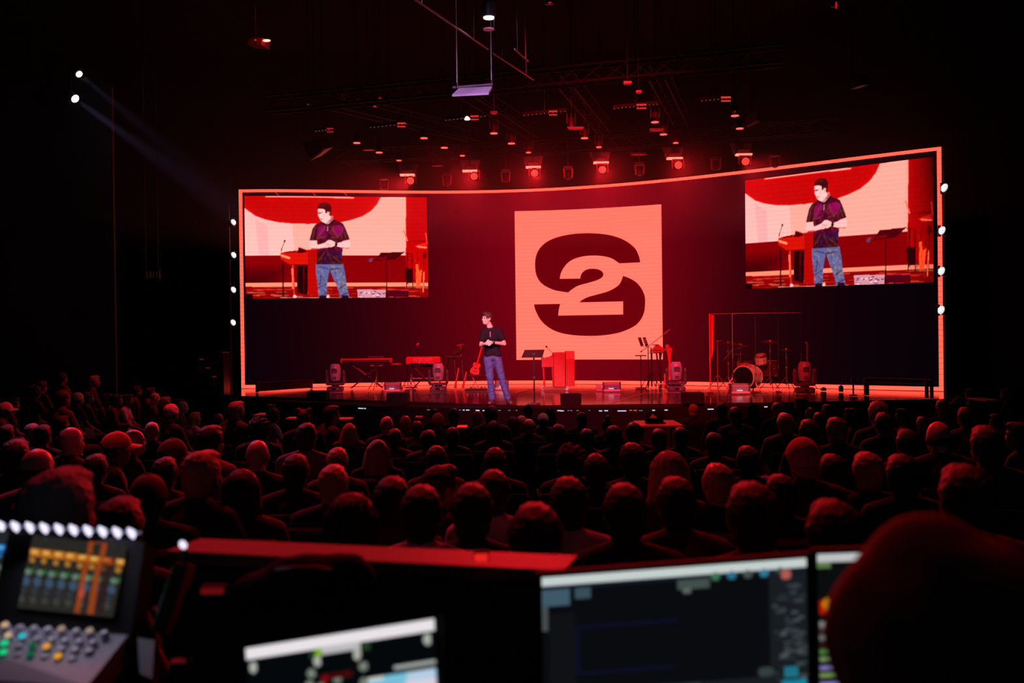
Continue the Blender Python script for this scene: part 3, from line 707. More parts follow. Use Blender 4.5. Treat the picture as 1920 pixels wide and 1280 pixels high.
# ---- lettered red keyboard
p = stg(795, 731); Z2 = lambda py: at(795, py, p.y).z - SZ
t = thing('lettered_keyboard', p, 'boxy red keyboard with pale lettering on its back panel', 'keyboard')
L2 = 32 / F * p.y
MB().box((0, 0, Z2(676.5)), (2 * L2, .36, Z2(670.5) - Z2(682.5)), bev=.012).build('body', RW, t)
MB().box((0, .02, Z2(670.5) + .012), (2 * L2 * .96, .30, .02), bev=.006).build('top_plate', RWD, t)
cu = bpy.data.curves.new('lettering', 'FONT'); cu.body = 'ECEIOLET'; cu.size = .115; cu.extrude = .004; cu.align_x = 'CENTER'; cu.space_character = .95
tx = bpy.data.objects.new('lettering', cu); COL.objects.link(tx); tx.parent = t; tx.location = (-.0, -.187, Z2(677.5)); tx.rotation_euler = (math.pi / 2, 0, 0)
cu.materials.append(pbr('letter_pale', (.85, .45, .5), .5)); 
bpy.context.view_layer.update(); _me = bpy.data.meshes.new_from_object(tx.evaluated_get(bpy.context.evaluated_depsgraph_get())); _mw = tx.matrix_local.copy()
bpy.data.objects.remove(tx); tx = bpy.data.objects.new('lettering', _me); COL.objects.link(tx); tx.parent = t; tx.matrix_local = Matrix.Translation((0, -.187, Z2(677.5))) @ Matrix.Rotation(math.pi / 2, 4, 'X'); tx['label'] = 'pale lettering'
for i in range(9): MB().box((-.10 + i * .045, -.186, Z2(680.6)), (.022, .012, .022 if i % 3 else .04)).build('socket', pbr('pale_sockets', (.7, .35, .4), .5), t)
MB().box((-.08, -.182, Z2(681.5)), (.5, .01, .03)).build('socket_strip', BLACK, t)
for sx in (-1, 1):
    MB().tube((sx * .33, 0, Z2(683)), (-sx * .30, 0, .02), .016, n=8).build('leg', pbr('stand_red'and'stand_dark', (.05, .015, .02), .4), t)
MB().box((0, 0, Z2(684)), (.8, .3, .02)).build('support_bar', BLACK, t)
MB().lathe([(.20, 0), (.20, .04)], (.12, .25, Z2(687) - .02), 18).build('pedal_plate', BLACK, t)
# white cross stand in front of it
p = stg(770, 728)
t = thing('cross_stand', p, 'white painted metal stand frame in front of the lettered keyboard', 'stand')
Z3 = lambda py: at(770, py, p.y).z - SZ
MB().tube((.0, 0, .0), (.02, 0, Z3(701)), .030, .024, n=10).build('post', pbr('white_post', (.85, .72, .80), .4), t)
MB().tube((0, 0, Z3(710)), (.78, 0, Z3(710)), .018, n=8).build('crossbar', pbr('white_post', (0, 0, 0)), t)
MB().tube((.78, 0, 0), (.78, 0, Z3(706)), .02, n=8).build('post', pbr('dark_post', (.2, .05, .08), .4), t)
MB().box((0, 0, .02), (.30, .12, .03), bev=.01).build('foot', BLACK, t)
# boom microphone
p = stg(765, 730); t = thing('boom_microphone', p, 'thin boom microphone stand leaning over the lettered keyboard', 'microphone stand')
tripod(t, at(765, 672, p.y).z - SZ, .25, BLACK)
MB().tube((0, 0, at(765, 668, p.y).z - SZ - .06), (.26, 0, at(782, 648, p.y).z - SZ), .008, n=6).build('boom', STEEL, t)
MB().ball((.262, 0, at(783, 646, p.y).z - SZ), (.03, .03, .05), rot=Matrix.Rotation(.5, 3, 'Y')).build('microphone', RWD, t)
# dark synth table with a laptop stand (left of the speaker)
p = stg(856, 729); Z4 = lambda py: at(856, py, p.y).z - SZ
t = thing('synth_table', p, 'dark synth table with a raised sloping keyboard behind the speaker', 'keyboard')
MB().box((-.05, 0, Z4(669)), (.44, .34, .03), bev=.008).build('table_top', pbr('tbl', (.05, .008, .012), .4), t)
MB().box((.06, 0, Z4(659)), (.34, .30, .06), Matrix.Rotation(-.55, 3, 'Y') @ Matrix.Rotation(.3, 3, 'X'), .01).build('synth', pbr('synth_dark', (.03, .008, .01), .5), t)
MB().tube((.12, 0, Z4(670)), (.12, 0, Z4(648)), .01, n=6).tube((.02, 0, Z4(648)), (.20, 0, Z4(646)), .012, n=6).build('stand_arm', RWD, t)
for xx, x2 in ((-.2, -.26), (-.05, .0), (.14, .2)):
    MB().tube((xx, 0, Z4(670)), (x2, -.1, .02), .022, .014, n=8).build('leg', BLACK, t)
for xx, h in ((.02, .55), (.22, .45)): MB().tube((xx + .05, -.16, h), (xx - .05, -.2, .02), .022, .03, n=8).build('tube_leg', RWD, t)
# ---- guitars
def guitar(p, top, ang, mat, label, sc=1.0, rz=0):
    t = thing('electric_guitar', p, label, 'guitar', rz)
    t.rotation_euler = (0, ang, rz)
    bp = spline([[(0, 0), (.11, .01), (.15, .08), (.13, .17), (.10, .23), (.125, .31), (.10, .37), (.03, .37), (.0, .35), (-.03, .37), (-.10, .37), (-.12, .31), (-.10, .23), (-.13, .17), (-.15, .08), (-.11, .01), (0, 0)]])
    MB().prism([(a * sc, b2 * sc) for a, b2 in bp[:-1]], .045, lambda a, b2, k: Vector((a, -k, b2))).build('guitar_body', mat, t)
    MB().box((0, -.05, .60 * sc), (.05 * sc, .02, .56 * sc)).build('neck', RW if mat is ORNG else RWD, t)
    hd = MB().prism([(-.03, 0), (.03, 0), (.045, .15), (-.02, .17), (-.04, .1)], .018, lambda a, b2, k: Vector((a * sc, -.04 - k, (.87 + b2) * sc))).build('headstock', RWD, t)
    for k in range(6): MB().tube((.03 * sc, -.05, (.89 + .02 * k) * sc), (.06 * sc, -.05, (.89 + .02 * k) * sc), .005, n=6).build('tuner', CHROME, hd)
    MB().box((0, -.05, .10 * sc), (.08 * sc, .015, .02 * sc)).build('bridge', CHROME, t); MB().box((0, -.048, .2 * sc), (.07 * sc, .012, .03 * sc)).build('pickup', BLACK, t)
    for k in range(2): MB().tube((.07 * sc, -.045, (.07 + .05 * k) * sc), (.07 * sc, -.06, (.07 + .05 * k) * sc), .01, n=8).build('knob', CHROME, t)
def stool(px, py, ztop, label):
    p = stg(px, py); t = thing('folding_stool', p, label, 'stool'); zz = at(px, ztop, p.y).z - SZ
    MB().box((0, 0, zz), (.30, .22, .02), bev=.006).build('seat', pbr('stool_top', (.12, .02, .02), .5), t)
    for sx in (-1, 1):
        MB().tube((sx * .1, 0, zz), (-sx * .13, -.05, .01), .008, n=6).tube((sx * .1, .08, zz), (-sx * .13, .08, .01), .008, n=6).build('leg', STEEL, t)
    return t
stool(891, 733, 703.5, 'small folding stool below the orange guitar beside the speaker')
pz = stg(889, 731); pz.z = at(889, 701.5, pz.y).z
guitar(pz, 0, math.radians(17), ORNG, 'orange bass guitar propped upright on a folding stool left of the speaker', .80)
# ---- synth stand at the right of the logo square
p = stg(1233, 727); Z5 = lambda py: at(1233, py, p.y).z - SZ; X5 = lambda px: (px - 1233) / F * p.y
t = thing('synth_stand', p, 'red synthesizer on a tall stand at the lower right corner of the logo square', 'keyboard')
MB().prism([(1219, 659), (1222, 656), (1232, 647), (1236, 647), (1245, 655), (1243, 660), (1230, 661)], .3, lambda a, b2, k: Vector((X5(a), k - .15, Z5(b2)))).build('synth_body', pbr('synth_red', (.45, .02, .02), .4), t)
MB().box((X5(1230), 0, Z5(646.6)), (.16, .2, .02)).build('control_panel', BLACK, t)
kk = MB()
for i in range(10): kk.box((X5(1225) + i * .02, -.1, Z5(658) + .01), (.016, .1, .012))
kk.build('key', WHITE, t)
MB().box((X5(1234), 0, Z5(661.5)), (.40, .3, .02)).build('support_bar', BLACK, t)
for a, c in ((1222, 1222), (1231, 1239), (1237, 1240), (1240, 1229)):
    MB().tube((X5(a), -.05, Z5(662)), (X5(c), -.05, .02), .022, .014, n=8).build('leg', pbr('leg_redblack', (.05, .01, .014), .4), t)
MB().box((X5(1247.5), -.02, Z5(655)), (.16, .08, .012), Matrix.Rotation(-.12, 3, 'Y')).build('side_tray', pbr('tray_pink', (.7, .25, .25), .4), t)
# sheet stand
p = stg(1216, 727); X6 = lambda px: (px - 1216) / F * p.y; Z6 = lambda py: at(1216, py, p.y).z - SZ
t = thing('sheet_stand', p, 'double-leaf sheet music stand silhouetted on the logo square', 'music stand')
MB().tube((0, 0, .02), (0, 0, Z6(649)), .012, n=8).build('pole', BLACK, t)
for xa in (1197, 1206):
    MB().prism([(xa, 633), (xa + 5.5, 632), (xa + 11, 648), (xa + 5.5, 650)], .02, lambda a, b2, k: Vector((X6(a), k, Z6(b2)))).build('leaf', pbr('leaf_dark', (.02, .01, .012), .5), t)
for k in range(3): MB().box((X6(1211) + .012 * k, -.008, Z6(637 + 3.4 * k)), (.06, .006, .010)).build('sheet_edge', PAPER, t)
MB().box((X6(1212), 0, Z6(650)), (.2, .05, .012)).build('shelf', BLACK, t)
for k in range(3):
    a = 2 * math.pi * k / 3 + .3; MB().tube((0, 0, .35), (.22 * math.cos(a), .22 * math.sin(a), .012), .009, n=6).build('leg', BLACK, t)
# long boom across the square
p = stg(1221.5, 729); X7 = lambda px: (px - 1221.5) / F * p.y; Z7 = lambda py: at(1221.5, py, p.y).z - SZ
t = thing('boom_microphone', p, 'long boom microphone stand slanting up over the synthesizer to the right', 'microphone stand')
tripod(t, Z7(651), .22, BLACK); MB().tube((X7(1203), -.03, Z7(659)), (X7(1257), -.03, Z7(619)), .009, n=6).build('boom', pbr('boom_red', (.25, .04, .05), .35), t)
MB().tube((X7(1246), -.03, Z7(627)), (X7(1258), -.03, Z7(618)), .02, .015, n=8).build('microphone', pbr('boom_red', (0, 0, 0)), t)
MB().ball((X7(1203), -.03, Z7(659)), .022).build('counterweight', BLACK, t)
# little round drum seat
p = stg(1202, 728); zz = at(1202, 667, p.y).z - SZ
t = thing('round_stool', p, 'round black stool at the lower right of the logo square', 'stool')
MB().lathe([(.14, 0), (.15, .01), (.14, .025)], (0, 0, zz - .01), 18).build('seat', BLACK, t); MB().tube((0, 0, .02), (0, 0, zz), .013, n=8).build('pole', BLACK, t); MB().lathe([(.15, 0), (.14, .02)], n=18).build('base', BLACK, t)
p = stg(1238, 735); t = thing('stand_clamp', p, 'pale metal stand clamp standing in front of the synth stand', 'stand clamp')
MB().tube((0, 0, 0), (0, 0, .17), .028, n=10).box((0, 0, .10), (.09, .05, .03)).build('clamp_body', CHROME, t); MB().box((.05, 0, .19), (.14, .05, .03), bev=.01).build('clamp_top', WHITE, t)
# guitar rack right of the square
p = stg(1252, 731); p.z += .02
guitar(p, 0, math.radians(4), ORNG, 'orange guitar standing upright behind the light right of the logo square', .98)
p = stg(1262, 727); p.z += .02
guitar(p, 0, math.radians(-8), pbr('dark_red_gtr', (.25, .02, .02), .3), 'dark red guitar leaning left behind the light right of the logo square', 1.05)

# ---- drum kit and its clear shield
HW = pbr('drum_hardware', (.62, .56, .60), .25, 1.); SHELL = pbr('drum_shell', (.80, .55, .42), .30, coat=.5); CYM = pbr('cymbal_bronze', (.65, .25, .12), .28, 1.)
p = stg(1410, 731); kit = thing('drum_kit', p, 'pale drum kit with cymbals standing behind a clear shield', 'drum kit')
DX = lambda px, dy=0: (px - 1410) / F * (p.y + dy); DZ = lambda py: at(1410, py, p.y).z - SZ
bc = Vector((DX(1402), 0, DZ(707))); ax = Vector((.62, .78, 0)).normalized(); R_ = .27
k_ = MB().lathe([(R_, -.22), (R_, .22)], bc + ax * .0, 32, ax); sh = k_.build('bass_drum', SHELL, kit, True)
MB().lathe([(R_ + .015, -.025), (R_ + .015, .015)], bc - ax * .22, 32, ax).build('hoop', SHELL, sh, True)
MB().lathe([(R_ + .015, -.015), (R_ + .015, .025)], bc + ax * .22, 32, ax).build('hoop', SHELL, sh, True)
MB().lathe([(R_ - .012, -.03), (R_ - .012, -.02)], bc - ax * .225, 32, ax).build('drum_head', pbr('black_head', (.015, .008, .02), .12, spec=.9), sh)
MB().lathe([(R_ + .005, -.008), (R_ + .005, .008)], bc + ax * .02, 32, ax).build('seam', pbr('seam_dark', (.35, .2, .15), .4), sh)
sd = Vector((ax.y, -ax.x, 0))
for k in range(8):
    a = 2 * math.pi * k / 8 + .3; q = bc + (sd * math.cos(a) + Vector((0, 0, math.sin(a)))) * (R_ + .02)
    for s_ in (-.13, .13): MB().box(q + ax * s_, (.03, .03, .03), bev=.006).build('lug', HW, sh)
for s_ in (-1, 1): MB().tube(bc + sd * s_ * .22 - ax * .1 + Vector((0, 0, -.1)), bc + sd * s_ * .40 - ax * .22 - Vector((0, 0, bc.z - .01)), .012, n=8).build('spur', HW, sh)
def drum(name, c, r, h, axis, mat=SHELL):
    d = MB().lathe([(r, -h / 2), (r, h / 2)], c, 26, axis).build(name, mat, kit, True); A = Vector(axis).normalized()
    for s_ in (-1, 1): MB().lathe([(r + .008, -.012), (r + .008, .012)], Vector(c) + A * s_ * h / 2, 26, axis).build('hoop', HW, d, True)
    MB().lathe([(r - .006, 0), (r - .006, .012)], Vector(c) + A * h / 2, 26, axis).build('drum_head', pbr('coated_head', (.7, .4, .35), .5), d)
    u = A.orthogonal().normalized(); w2 = A.cross(u)
    for k in range(6):
        a = 2 * math.pi * k / 6; q = Vector(c) + (u * math.cos(a) + w2 * math.sin(a)) * (r + .008)
        MB().tube(q - A * h * .4, q + A * h * .4, .006, n=6).ball(q, .014, 6, 8).build('lug', HW, d)
    return d
drum('rack_tom', (DX(1428.5), .05, DZ(674)), .135, .20, (-.15, -.35, 1))
drum('snare_drum', (DX(1405), .45, DZ(684.5)), .18, .13, (0, -.1, 1), pbr('red_snare', (.5, .05, .06), .35))
drum('floor_tom', (DX(1452), .40, DZ(692)), .20, .34, (0, -.05, 1), pbr('dark_tom', (.10, .015, .02), .35))
def cym_stand(px, pytop, py0, r, name='cymbal', dy=0., tilt=0., hat=False, legs=True, legp=None):
    x = DX(px, dy); z = DZ(pytop)
    s_ = MB().tube((x, dy, .1), (x, dy, z + .04), .010, n=8).tube((x, dy, .1), (x, dy, z * .55), .014, n=8).ball((x, dy, z * .55), .024, 6, 8).ball((x, dy, z * .8), .02, 6, 8).build('stand_pole', HW, kit)
    for k in range(3):
        a = .5 + 2 * math.pi * k / 3
        MB().tube((x, dy, .32), (x + .26 * math.cos(a), dy + .26 * math.sin(a), .012), .010, n=6).tube((x, dy, .13), (x + .16 * math.cos(a), dy + .16 * math.sin(a), .16), .006, n=6).build('stand_leg', HW, s_)
    axis = Vector((math.sin(tilt), -.16, math.cos(tilt)))
    if r: MB().lathe([(r, 0), (r * .5, .014), (r * .2, .02), (r * .17, .035), (.01, .042)], (x, dy, z), 32, axis).build(name, CYM, kit, True)
    if hat: MB().lathe([(r, 0), (r * .5, -.014), (.01, -.03)], (x, dy, z - .035), 32, axis).build(name, CYM, kit, True)
cym_stand(1444, 641, 735, .21, dy=-.05, tilt=-.02)
cym_stand(1474, 657, 733, .15, 'cymbal', dy=-.05)
cym_stand(1391, 647, 731, .23, dy=.1, tilt=.16)
cym_stand(1371, 643, 731, .14, dy=.25, tilt=-.06)
cym_stand(1393, 666, 729, .18, 'hi_hat', dy=.45, hat=True)
b_ = MB().tube((DX(1361), -.1, DZ(658)), (DX(1393), -.1, DZ(651)), .008, n=6).tube((DX(1373), -.1, DZ(655)), (DX(1355), -.1, DZ(676)), .009, n=6).tube((DX(1373), -.1, .1), (DX(1373), -.1, DZ(655)), .011, n=8)
b_.build('boom_arm', HW, kit)
for k in range(3):
    a = 1.2 + 2 * math.pi * k / 3; MB().tube((DX(1373), -.1, .3), (DX(1373) + .24 * math.cos(a), -.1 + .24 * math.sin(a), .012), .01, n=6).build('stand_leg', HW, kit)
st = MB().lathe([(.15, 0), (.16, .03), (.15, .06)], (DX(1430), .95, .48), 20); st.tube((DX(1430), .95, .02), (DX(1430), .95, .48), .02, n=8); st.build('drum_seat', BLACK, kit)
# microphones by the kit
for px, py, pt, lab in ((1346, 732, 640, 'tall thin microphone stand at the left edge inside the drum shield'), (1514, 731, 643, 'tall thin microphone stand behind the rightmost grey moving head light')):
    q = stg(px, py); t = thing('microphone_stand', q, lab, 'microphone stand'); h = at(px, pt, q.y).z - SZ
    tripod(t, h, .27, pbr('stand_red2', (.35, .05, .06), .35), .3, .38)
    MB().tube((0, 0, h), (-.12 if px > 1400 else .13, 0, h + .01), .007, n=6).build('boom', STEEL, t); MB().ball((-.02 if px > 1400 else 0, 0, h), (.03, .02, .016)).build('microphone', RWD, t)
# clear shield: four hinged acrylic sheets and an angled return at the left
AC = bpy.data.materials.new('clear_acrylic'); AC.use_nodes = True; nt = AC.node_tree; nt.nodes.clear()
oo = nt.nodes.new('ShaderNodeOutputMaterial'); mx = nt.nodes.new('ShaderNodeMixShader'); tr = nt.nodes.new('ShaderNodeBsdfTransparent'); gl = nt.nodes.new('ShaderNodeBsdfGlossy')
tr.inputs[0].default_value = (.93, .86, .87, 1); gl.inputs[0].default_value = (.9, .9, .9, 1); gl.inputs['Roughness'].default_value = .04
fr_ = nt.nodes.new('ShaderNodeFresnel'); fr_.inputs[0].default_value = 1.45
ad = nt.nodes.new('ShaderNodeMath'); ad.operation = 'ADD'; ad.inputs[1].default_value = .02; nt.links.new(fr_.outputs[0], ad.inputs[0])
nt.links.new(ad.outputs[0], mx.inputs[0]); nt.links.new(tr.outputs[0], mx.inputs[1]); nt.links.new(gl.outputs[0], mx.inputs[2]); nt.links.new(mx.outputs[0], oo.inputs[0])
b0, b1 = stg(1332, 735), stg(1502, 736); b0.y = b1.y = 22.2
b0.x = at(1332, 735, 22.2).x; b1.x = at(1503, 735, 22.2).x; hs = at(1418, 588, 22.2).z - SZ
t = thing('drum_shield', (b0.x, 22.2, SZ + .006), 'clear acrylic panels standing as a shield in front of the drum kit', 'shield')
W3 = b1.x - b0.x
for k in range(4):
    MB().box((W3 * (k + .5) / 4, 0, hs / 2), (W3 / 4 - .008, .012, hs)).build('clear_panel', AC, t)
    if k: MB().box((W3 * k / 4, .012, hs * .5), (.007, .004, hs * .9)).build('hinge', pbr('clear_hinge', (.03, .008, .010), .4), t)
MB().box((.09, .48, hs / 2), (.012, 1.0, hs), Matrix.Rotation(math.radians(-10), 3, 'Z')).build('clear_panel', AC, t)
MB().box((W3 / 2, 0, hs + .006), (W3, .016, .012)).build('top_edge', pbr('edge_pink', (.35, .08, .09), .3), t)
MB().box((0, 0, hs / 2), (.022, .016, hs)).build('side_edge', pbr('edge_reflection_red', (.9, .06, .04), .3), t)  # red brightened for the reflection along this edge
MB().prism([(.03, hs), (.10, hs), (.085, hs * .55), (.035, hs * .42)], .006, lambda a, b, k: Vector((a, .03 + k, b))).build('edge_reflection', pbr('edge_reflection_red', (0, 0, 0)), t)  # bright reflection at the left return, built as a red strip
for k in range(5): MB().box((W3 * k / 4, .02, .03), (.10, .16, .05), bev=.01).build('foot', pbr('foot_clear', (.1, .03, .03), .3), t)

# ---- low railings on the deck at both ends
def railing(a, b, h, label, dbl=False):
    a = Vector(a); b = Vector(b); t = thing('low_railing', (a + b) / 2, label, 'railing'); o = (a + b) / 2
    mt = pbr('rail_dark', (.05, .012, .015), .45)
    MB().tube(a - o + Vector((0, 0, h)), b - o + Vector((0, 0, h)), .022, n=8).build('top_rail', mt, t)
    MB().box((Vector((0, 0, h - .13))), ((b - a).length, .02, .17), Matrix.Rotation(math.atan2(b.y - a.y, b.x - a.x), 3, 'Z')).build('side_board', pbr('board_dark', (.035, .006, .009), .7), t) if not dbl else None
    pts = [a, b] if not dbl else [a, a + (b - a) * .03, b - (b - a) * .07, b]
    for q in pts: MB().box(q - o + Vector((0, 0, h / 2)), (.07, .05, h), bev=.008).build('post', mt, t)
    if dbl: MB().tube(a - o + Vector((0, .1, h - .1)), b - o + Vector((0, .1, h - .1)), .018, n=8).build('lower_rail', mt, t)
railing(stg(482, 736), stg(584, 729), .24, 'low dark railing at the left end of the deck')
railing(stg(1623, 741), stg(1747, 747), .36, 'low dark double railing at the right end of the deck', True)
t = thing('short_post', stg(1600, 742), 'short dark post with a small black box on top, left of the right railing', 'post')
MB().tube((0, 0, 0), (0, 0, .30), .02, n=8).build('pole', BLACK, t); MB().box((0, 0, .34), (.09, .07, .10), bev=.01).build('box', pbr('boxdk', (.06, .02, .02), .5), t); MB().lathe([(.09, 0), (.08, .02)], n=14).build('base', BLACK, t)
t = thing('small_black_case', stg(1577, 735), 'small black case on the deck between the drums and the right railing', 'case')
MB().box((0, 0, .07), (.09, .09, .13), bev=.01).build('case_body', BLACKM, t); MB().box((0, 0, .145), (.05, .02, .02)).build('handle', BLACK, t)
t = thing('floor_pedal', stg(1544, 733), 'small black pedal on the deck right of the rightmost moving head light', 'pedal')
MB().box((0, 0, .03), (.10, .16, .05), bev=.01).build('pedal_body', BLACKM, t); MB().box((0, -.02, .07), (.07, .10, .015), Matrix.Rotation(.15, 3, 'X')).build('tread', BLACK, t)
# ================================================================== lights hanging over the stage
LEDR = emit('led_red_hot', (6.0, .20, .15), 1.0); LEDD = emit('led_red_dim', (.55, .008, .01), 1.0); BARR = emit('bar_red', (9.0, .42, .30), 1.0)
LEDW = emit('led_white_hot', (1, .9, 1), 9.0); DOTP = emit('dot_pink', (.30, .05, .09), .6)
HOUS = pbr('fixture_black', (.035, .022, .024), .5)
PLT = pbr('truss_plate', (.22, .20, .20), .6)
def led_disc(r, n_ring, c, axis, mat, parent, name='led_cell', rr=.011):
    q = Vector(axis).to_track_quat('Z', 'Y'); m = MB()
    for k in range(n_ring + 1):
        nn = max(1, 6 * k)
        for i in range(nn):
            a = 2 * math.pi * i / nn + k; p = Vector(c) + q @ Vector((r * k / n_ring * math.cos(a), r * k / n_ring * math.sin(a), .004))
            m.lathe([(rr, -.003), (rr, .003)], p, 6, axis)
    o = m.build(name, mat, parent); o['kind'] = 'stuff'; return o
def wash(bx, by, lx, ly, Y, label):
    p = at((bx + lx) / 2, by, Y); t = thing('wash_light', p, label, 'stage light', 0, 'red wash lights in a row above the video wall')
    x = lambda px: (px - (bx + lx) / 2) / F * Y; z = lambda py: (by - py) / F * Y
    MB().box((x(bx), 0, 0), (.37, .16, .035)).build('light_bar', BARR, t)
    MB().box((x(bx), .10, .08), (.30, .14, .16), bev=.02).build('base', HOUS, t)
    MB().prism([(-.19, .03), (.19, .03), (.27, .33), (-.27, .33)], .012, lambda a, b, k: Vector((x(bx) + a, .18 + k + b * .3, b))).build('backing_plate', PLT, t)
    yk = MB()
    for s_ in (-1, 1): yk.box((x(lx) + s_ * .135, 0, z(ly) + .04), (.028, .09, .21), bev=.01)
    yk.box((x(lx), 0, z(ly) + .15), (.28, .09, .03)); yk.build('yoke', pbr('yoke_red', (.35, .05, .06), .4), t)
    ax = Vector((-.05, -1, -.38)).normalized(); c = Vector((x(lx), -.06, z(ly)))
    hd = MB().lathe([(.06, -.20), (.11, -.14), (.115, 0), (.10, .005)], c, 18, ax).build('head', HOUS, t, True)
    MB().lathe([(.098, .002), (.09, .006)], c, 18, ax).build('lens', pbr('lens_red', (.3, .02, .03), .2), hd)
    led_disc(.080, 3, c + ax * .012, ax, LEDR, hd, rr=.0085)
    MB().tube((x(bx), .1, .16), (x(bx), .1, 9.98 - p.z), .010, n=6).build('hanger', BLACK, t)
WASH = [(764, 328, 770, 339, 25.6, 'leftmost'), (881, 320.5, 889, 331, 25.6, 'second from the left'), (1000, 313.5, 1002, 325, 25.2, 'third from the left'),
        (1127, 305, 1129, 318.5, 24.8, 'third from the right'), (1265, 297, 1271, 310, 24.2, 'second from the right'), (1394.5, 290, 1396.5, 303, 23.6, 'rightmost')]
for bx, by, lx, ly, Y, w_ in WASH: wash(bx, by, lx, ly, Y, 'glowing red wash light above the video wall, %s of the six' % w_)
# unlit moving heads between them
for px, py, Y, lab in ((720, 346, 25.9, 'left of the leftmost red wash light'), (838, 339, 25.7, 'between the first and second red wash lights'), (948, 332, 25.5, 'between the second and third red wash lights'), (1065, 326, 25.2, 'between the third and fourth red wash lights'),
                   (1199, 319, 24.7, 'between the fourth and fifth red wash lights'), (1342, 309, 24.1, 'between the fifth and sixth red wash lights'), (1453, 303, 23.3, 'right of the rightmost red wash light')):
    p = at(px, py, Y); t = thing('unlit_moving_head', p, 'unlit moving head hanging ' + lab, 'stage light', 0, 'unlit moving heads above the video wall')
    MB().box((0, 0, .16), (.24, .18, .07), bev=.015).build('base', HOUS, t)
    for s_ in (-1, 1): MB().box((s_ * .10, 0, .02), (.035, .12, .26), Matrix.Rotation(s_ * .08, 3, 'Y'), bev=.012).build('yoke_arm', pbr('yoke_red', (0, 0, 0)), t)
    MB().lathe([(.05, -.12), (.075, -.05), (.07, .09), (.05, .11)], (0, 0, -.03), 14, (0, -.2, -1)).build('head', HOUS, t, True)
    MB().tube((0, 0, .18), (0, 0, 9.98 - p.z), .008, n=6).build('hanger', BLACK, t)
# small par lights seen from below as rows of red dots
PARS = [(669, 267), (711, 285), (748, 300), (795, 258), (833, 276), (867, 291), (926, 249), (959, 268), (991, 285), (1071, 238), (1096, 258), (1123, 275), (1228, 228), (1244, 251), (1267, 267), (1387, 240), (1378, 216)]
ZP = ZC + 4.45; _lab = ['front', 'middle', 'rear']; _row = ['leftmost', 'second', 'third', 'fourth', 'fifth', 'rightmost']
for i, (px, py) in enumerate(PARS):
    d = ray(px, py); Y = 4.45 / d.z * d.y; Y = min(Y, 25.5); p = at(px, py, Y)
    if i == 16: lab = 'upper small red light of the rightmost pair above the right picture'
    else:
        rr_ = i // 3; lab = 'small red downlight, %s of the %s slanting row over the stage' % (('nearest', 'middle', 'farthest')[i % 3], _row[rr_])
        if i == 15: lab = 'lower small red light of the rightmost pair above the right picture'
    t = thing('par_light', p, lab, 'stage light', 0, 'small red downlights over the stage')
    MB().lathe([(.055, .20), (.078, .16), (.082, .0), (.07, .0)], n=16).build('can', HOUS, t, True)
    led_disc(.066 if i % 3 < 2 else .045, 2, (0, 0, -.01), Vector((0, -.02, -1)).normalized(), LEDR, t, rr=.015)
    for s_ in (-1, 1): MB().box((s_ * .092, 0, .2), (.012, .04, .24)).build('bracket', HOUS, t)
    MB().tube((0, 0, .2), (0, 0, 9.98 - p.z), .007, n=6).build('hanger', BLACK, t)
# led battens with a bright double row at one end (front truss)
ZB2 = ZC + 4.5
BAT = [(590, 620, 245, 613, 627, 'faint led batten at the far left of the front truss'), (692, 765, 236, 745, 763, 'led batten second from the left on the front truss'), (833, 912, 222, 882, 898, 'led batten with a white lamp beside its red cells'),
       (980, 1062, 213, 1029, 1047, 'led batten above the logo square'), (1149, 1235, 200, 1193, 1212, 'led batten above and right of the logo square'), (1313, 1372, 187, 1351, 1371, 'led batten at the right end of the front truss')]
for a, c, py, r0, r1, lab in BAT:
    mid = (a + c) / 2; d = ray(mid, py); Y = 4.5 / d.z * d.y; p = at(mid, py, Y); t = thing('led_batten', p, lab, 'stage light', 0, 'led battens on the front truss')
    X_ = lambda px: (px - mid) / F * Y; sl = -.06 if mid > 650 else 0
    MB().box((0, .03, .045), ((c - a) / F * Y, .08, .06), Matrix.Rotation(-.09, 3, 'Y')).build('housing', BLACKM, t); MB().tube((0, .03, .06), (0, .03, 9.98 - p.z), .007, n=5).build('hanger', BLACK, t)
    n_ = int((c - a) / 7.5)
    for k in range(n_ + 1):
        x = X_(a + 3 + k * (c - a - 6) / n_); MB().ball((x, -.02, x * .09), (.013, .013, .013), 5, 8).build('led_cell', DOTP, t)
    rows_ = MB(); nn = int((r1 - r0) / 3.1)
    for rw in (0, 1):
        for k in range(nn):
            rows_.box((X_(r0 + 1.6 + k * 3.1), -.03, .03 - .07 * rw + X_(r0) * .09), (.022, .02, .030 if rw == 0 else .024))
    o = rows_.build('bright_cells', emit('cells_red', (1, .03, .02), 1.1) if mid > 650 else LEDD, t); o['kind'] = 'stuff'
t = thing('white_lamp', at(876, 224, 4.5 / ray(876, 224).z * ray(876, 224).y - .1), 'tiny white lamp on the front truss left of a red light', 'stage light')
MB().lathe([(.055, 0), (.05, .03), (.02, .06)], n=12).build('lamp_glow', LEDW, t); MB().tube((0, 0, .05), (0, 0, .3), .02, n=6).build('stem', BLACK, t)
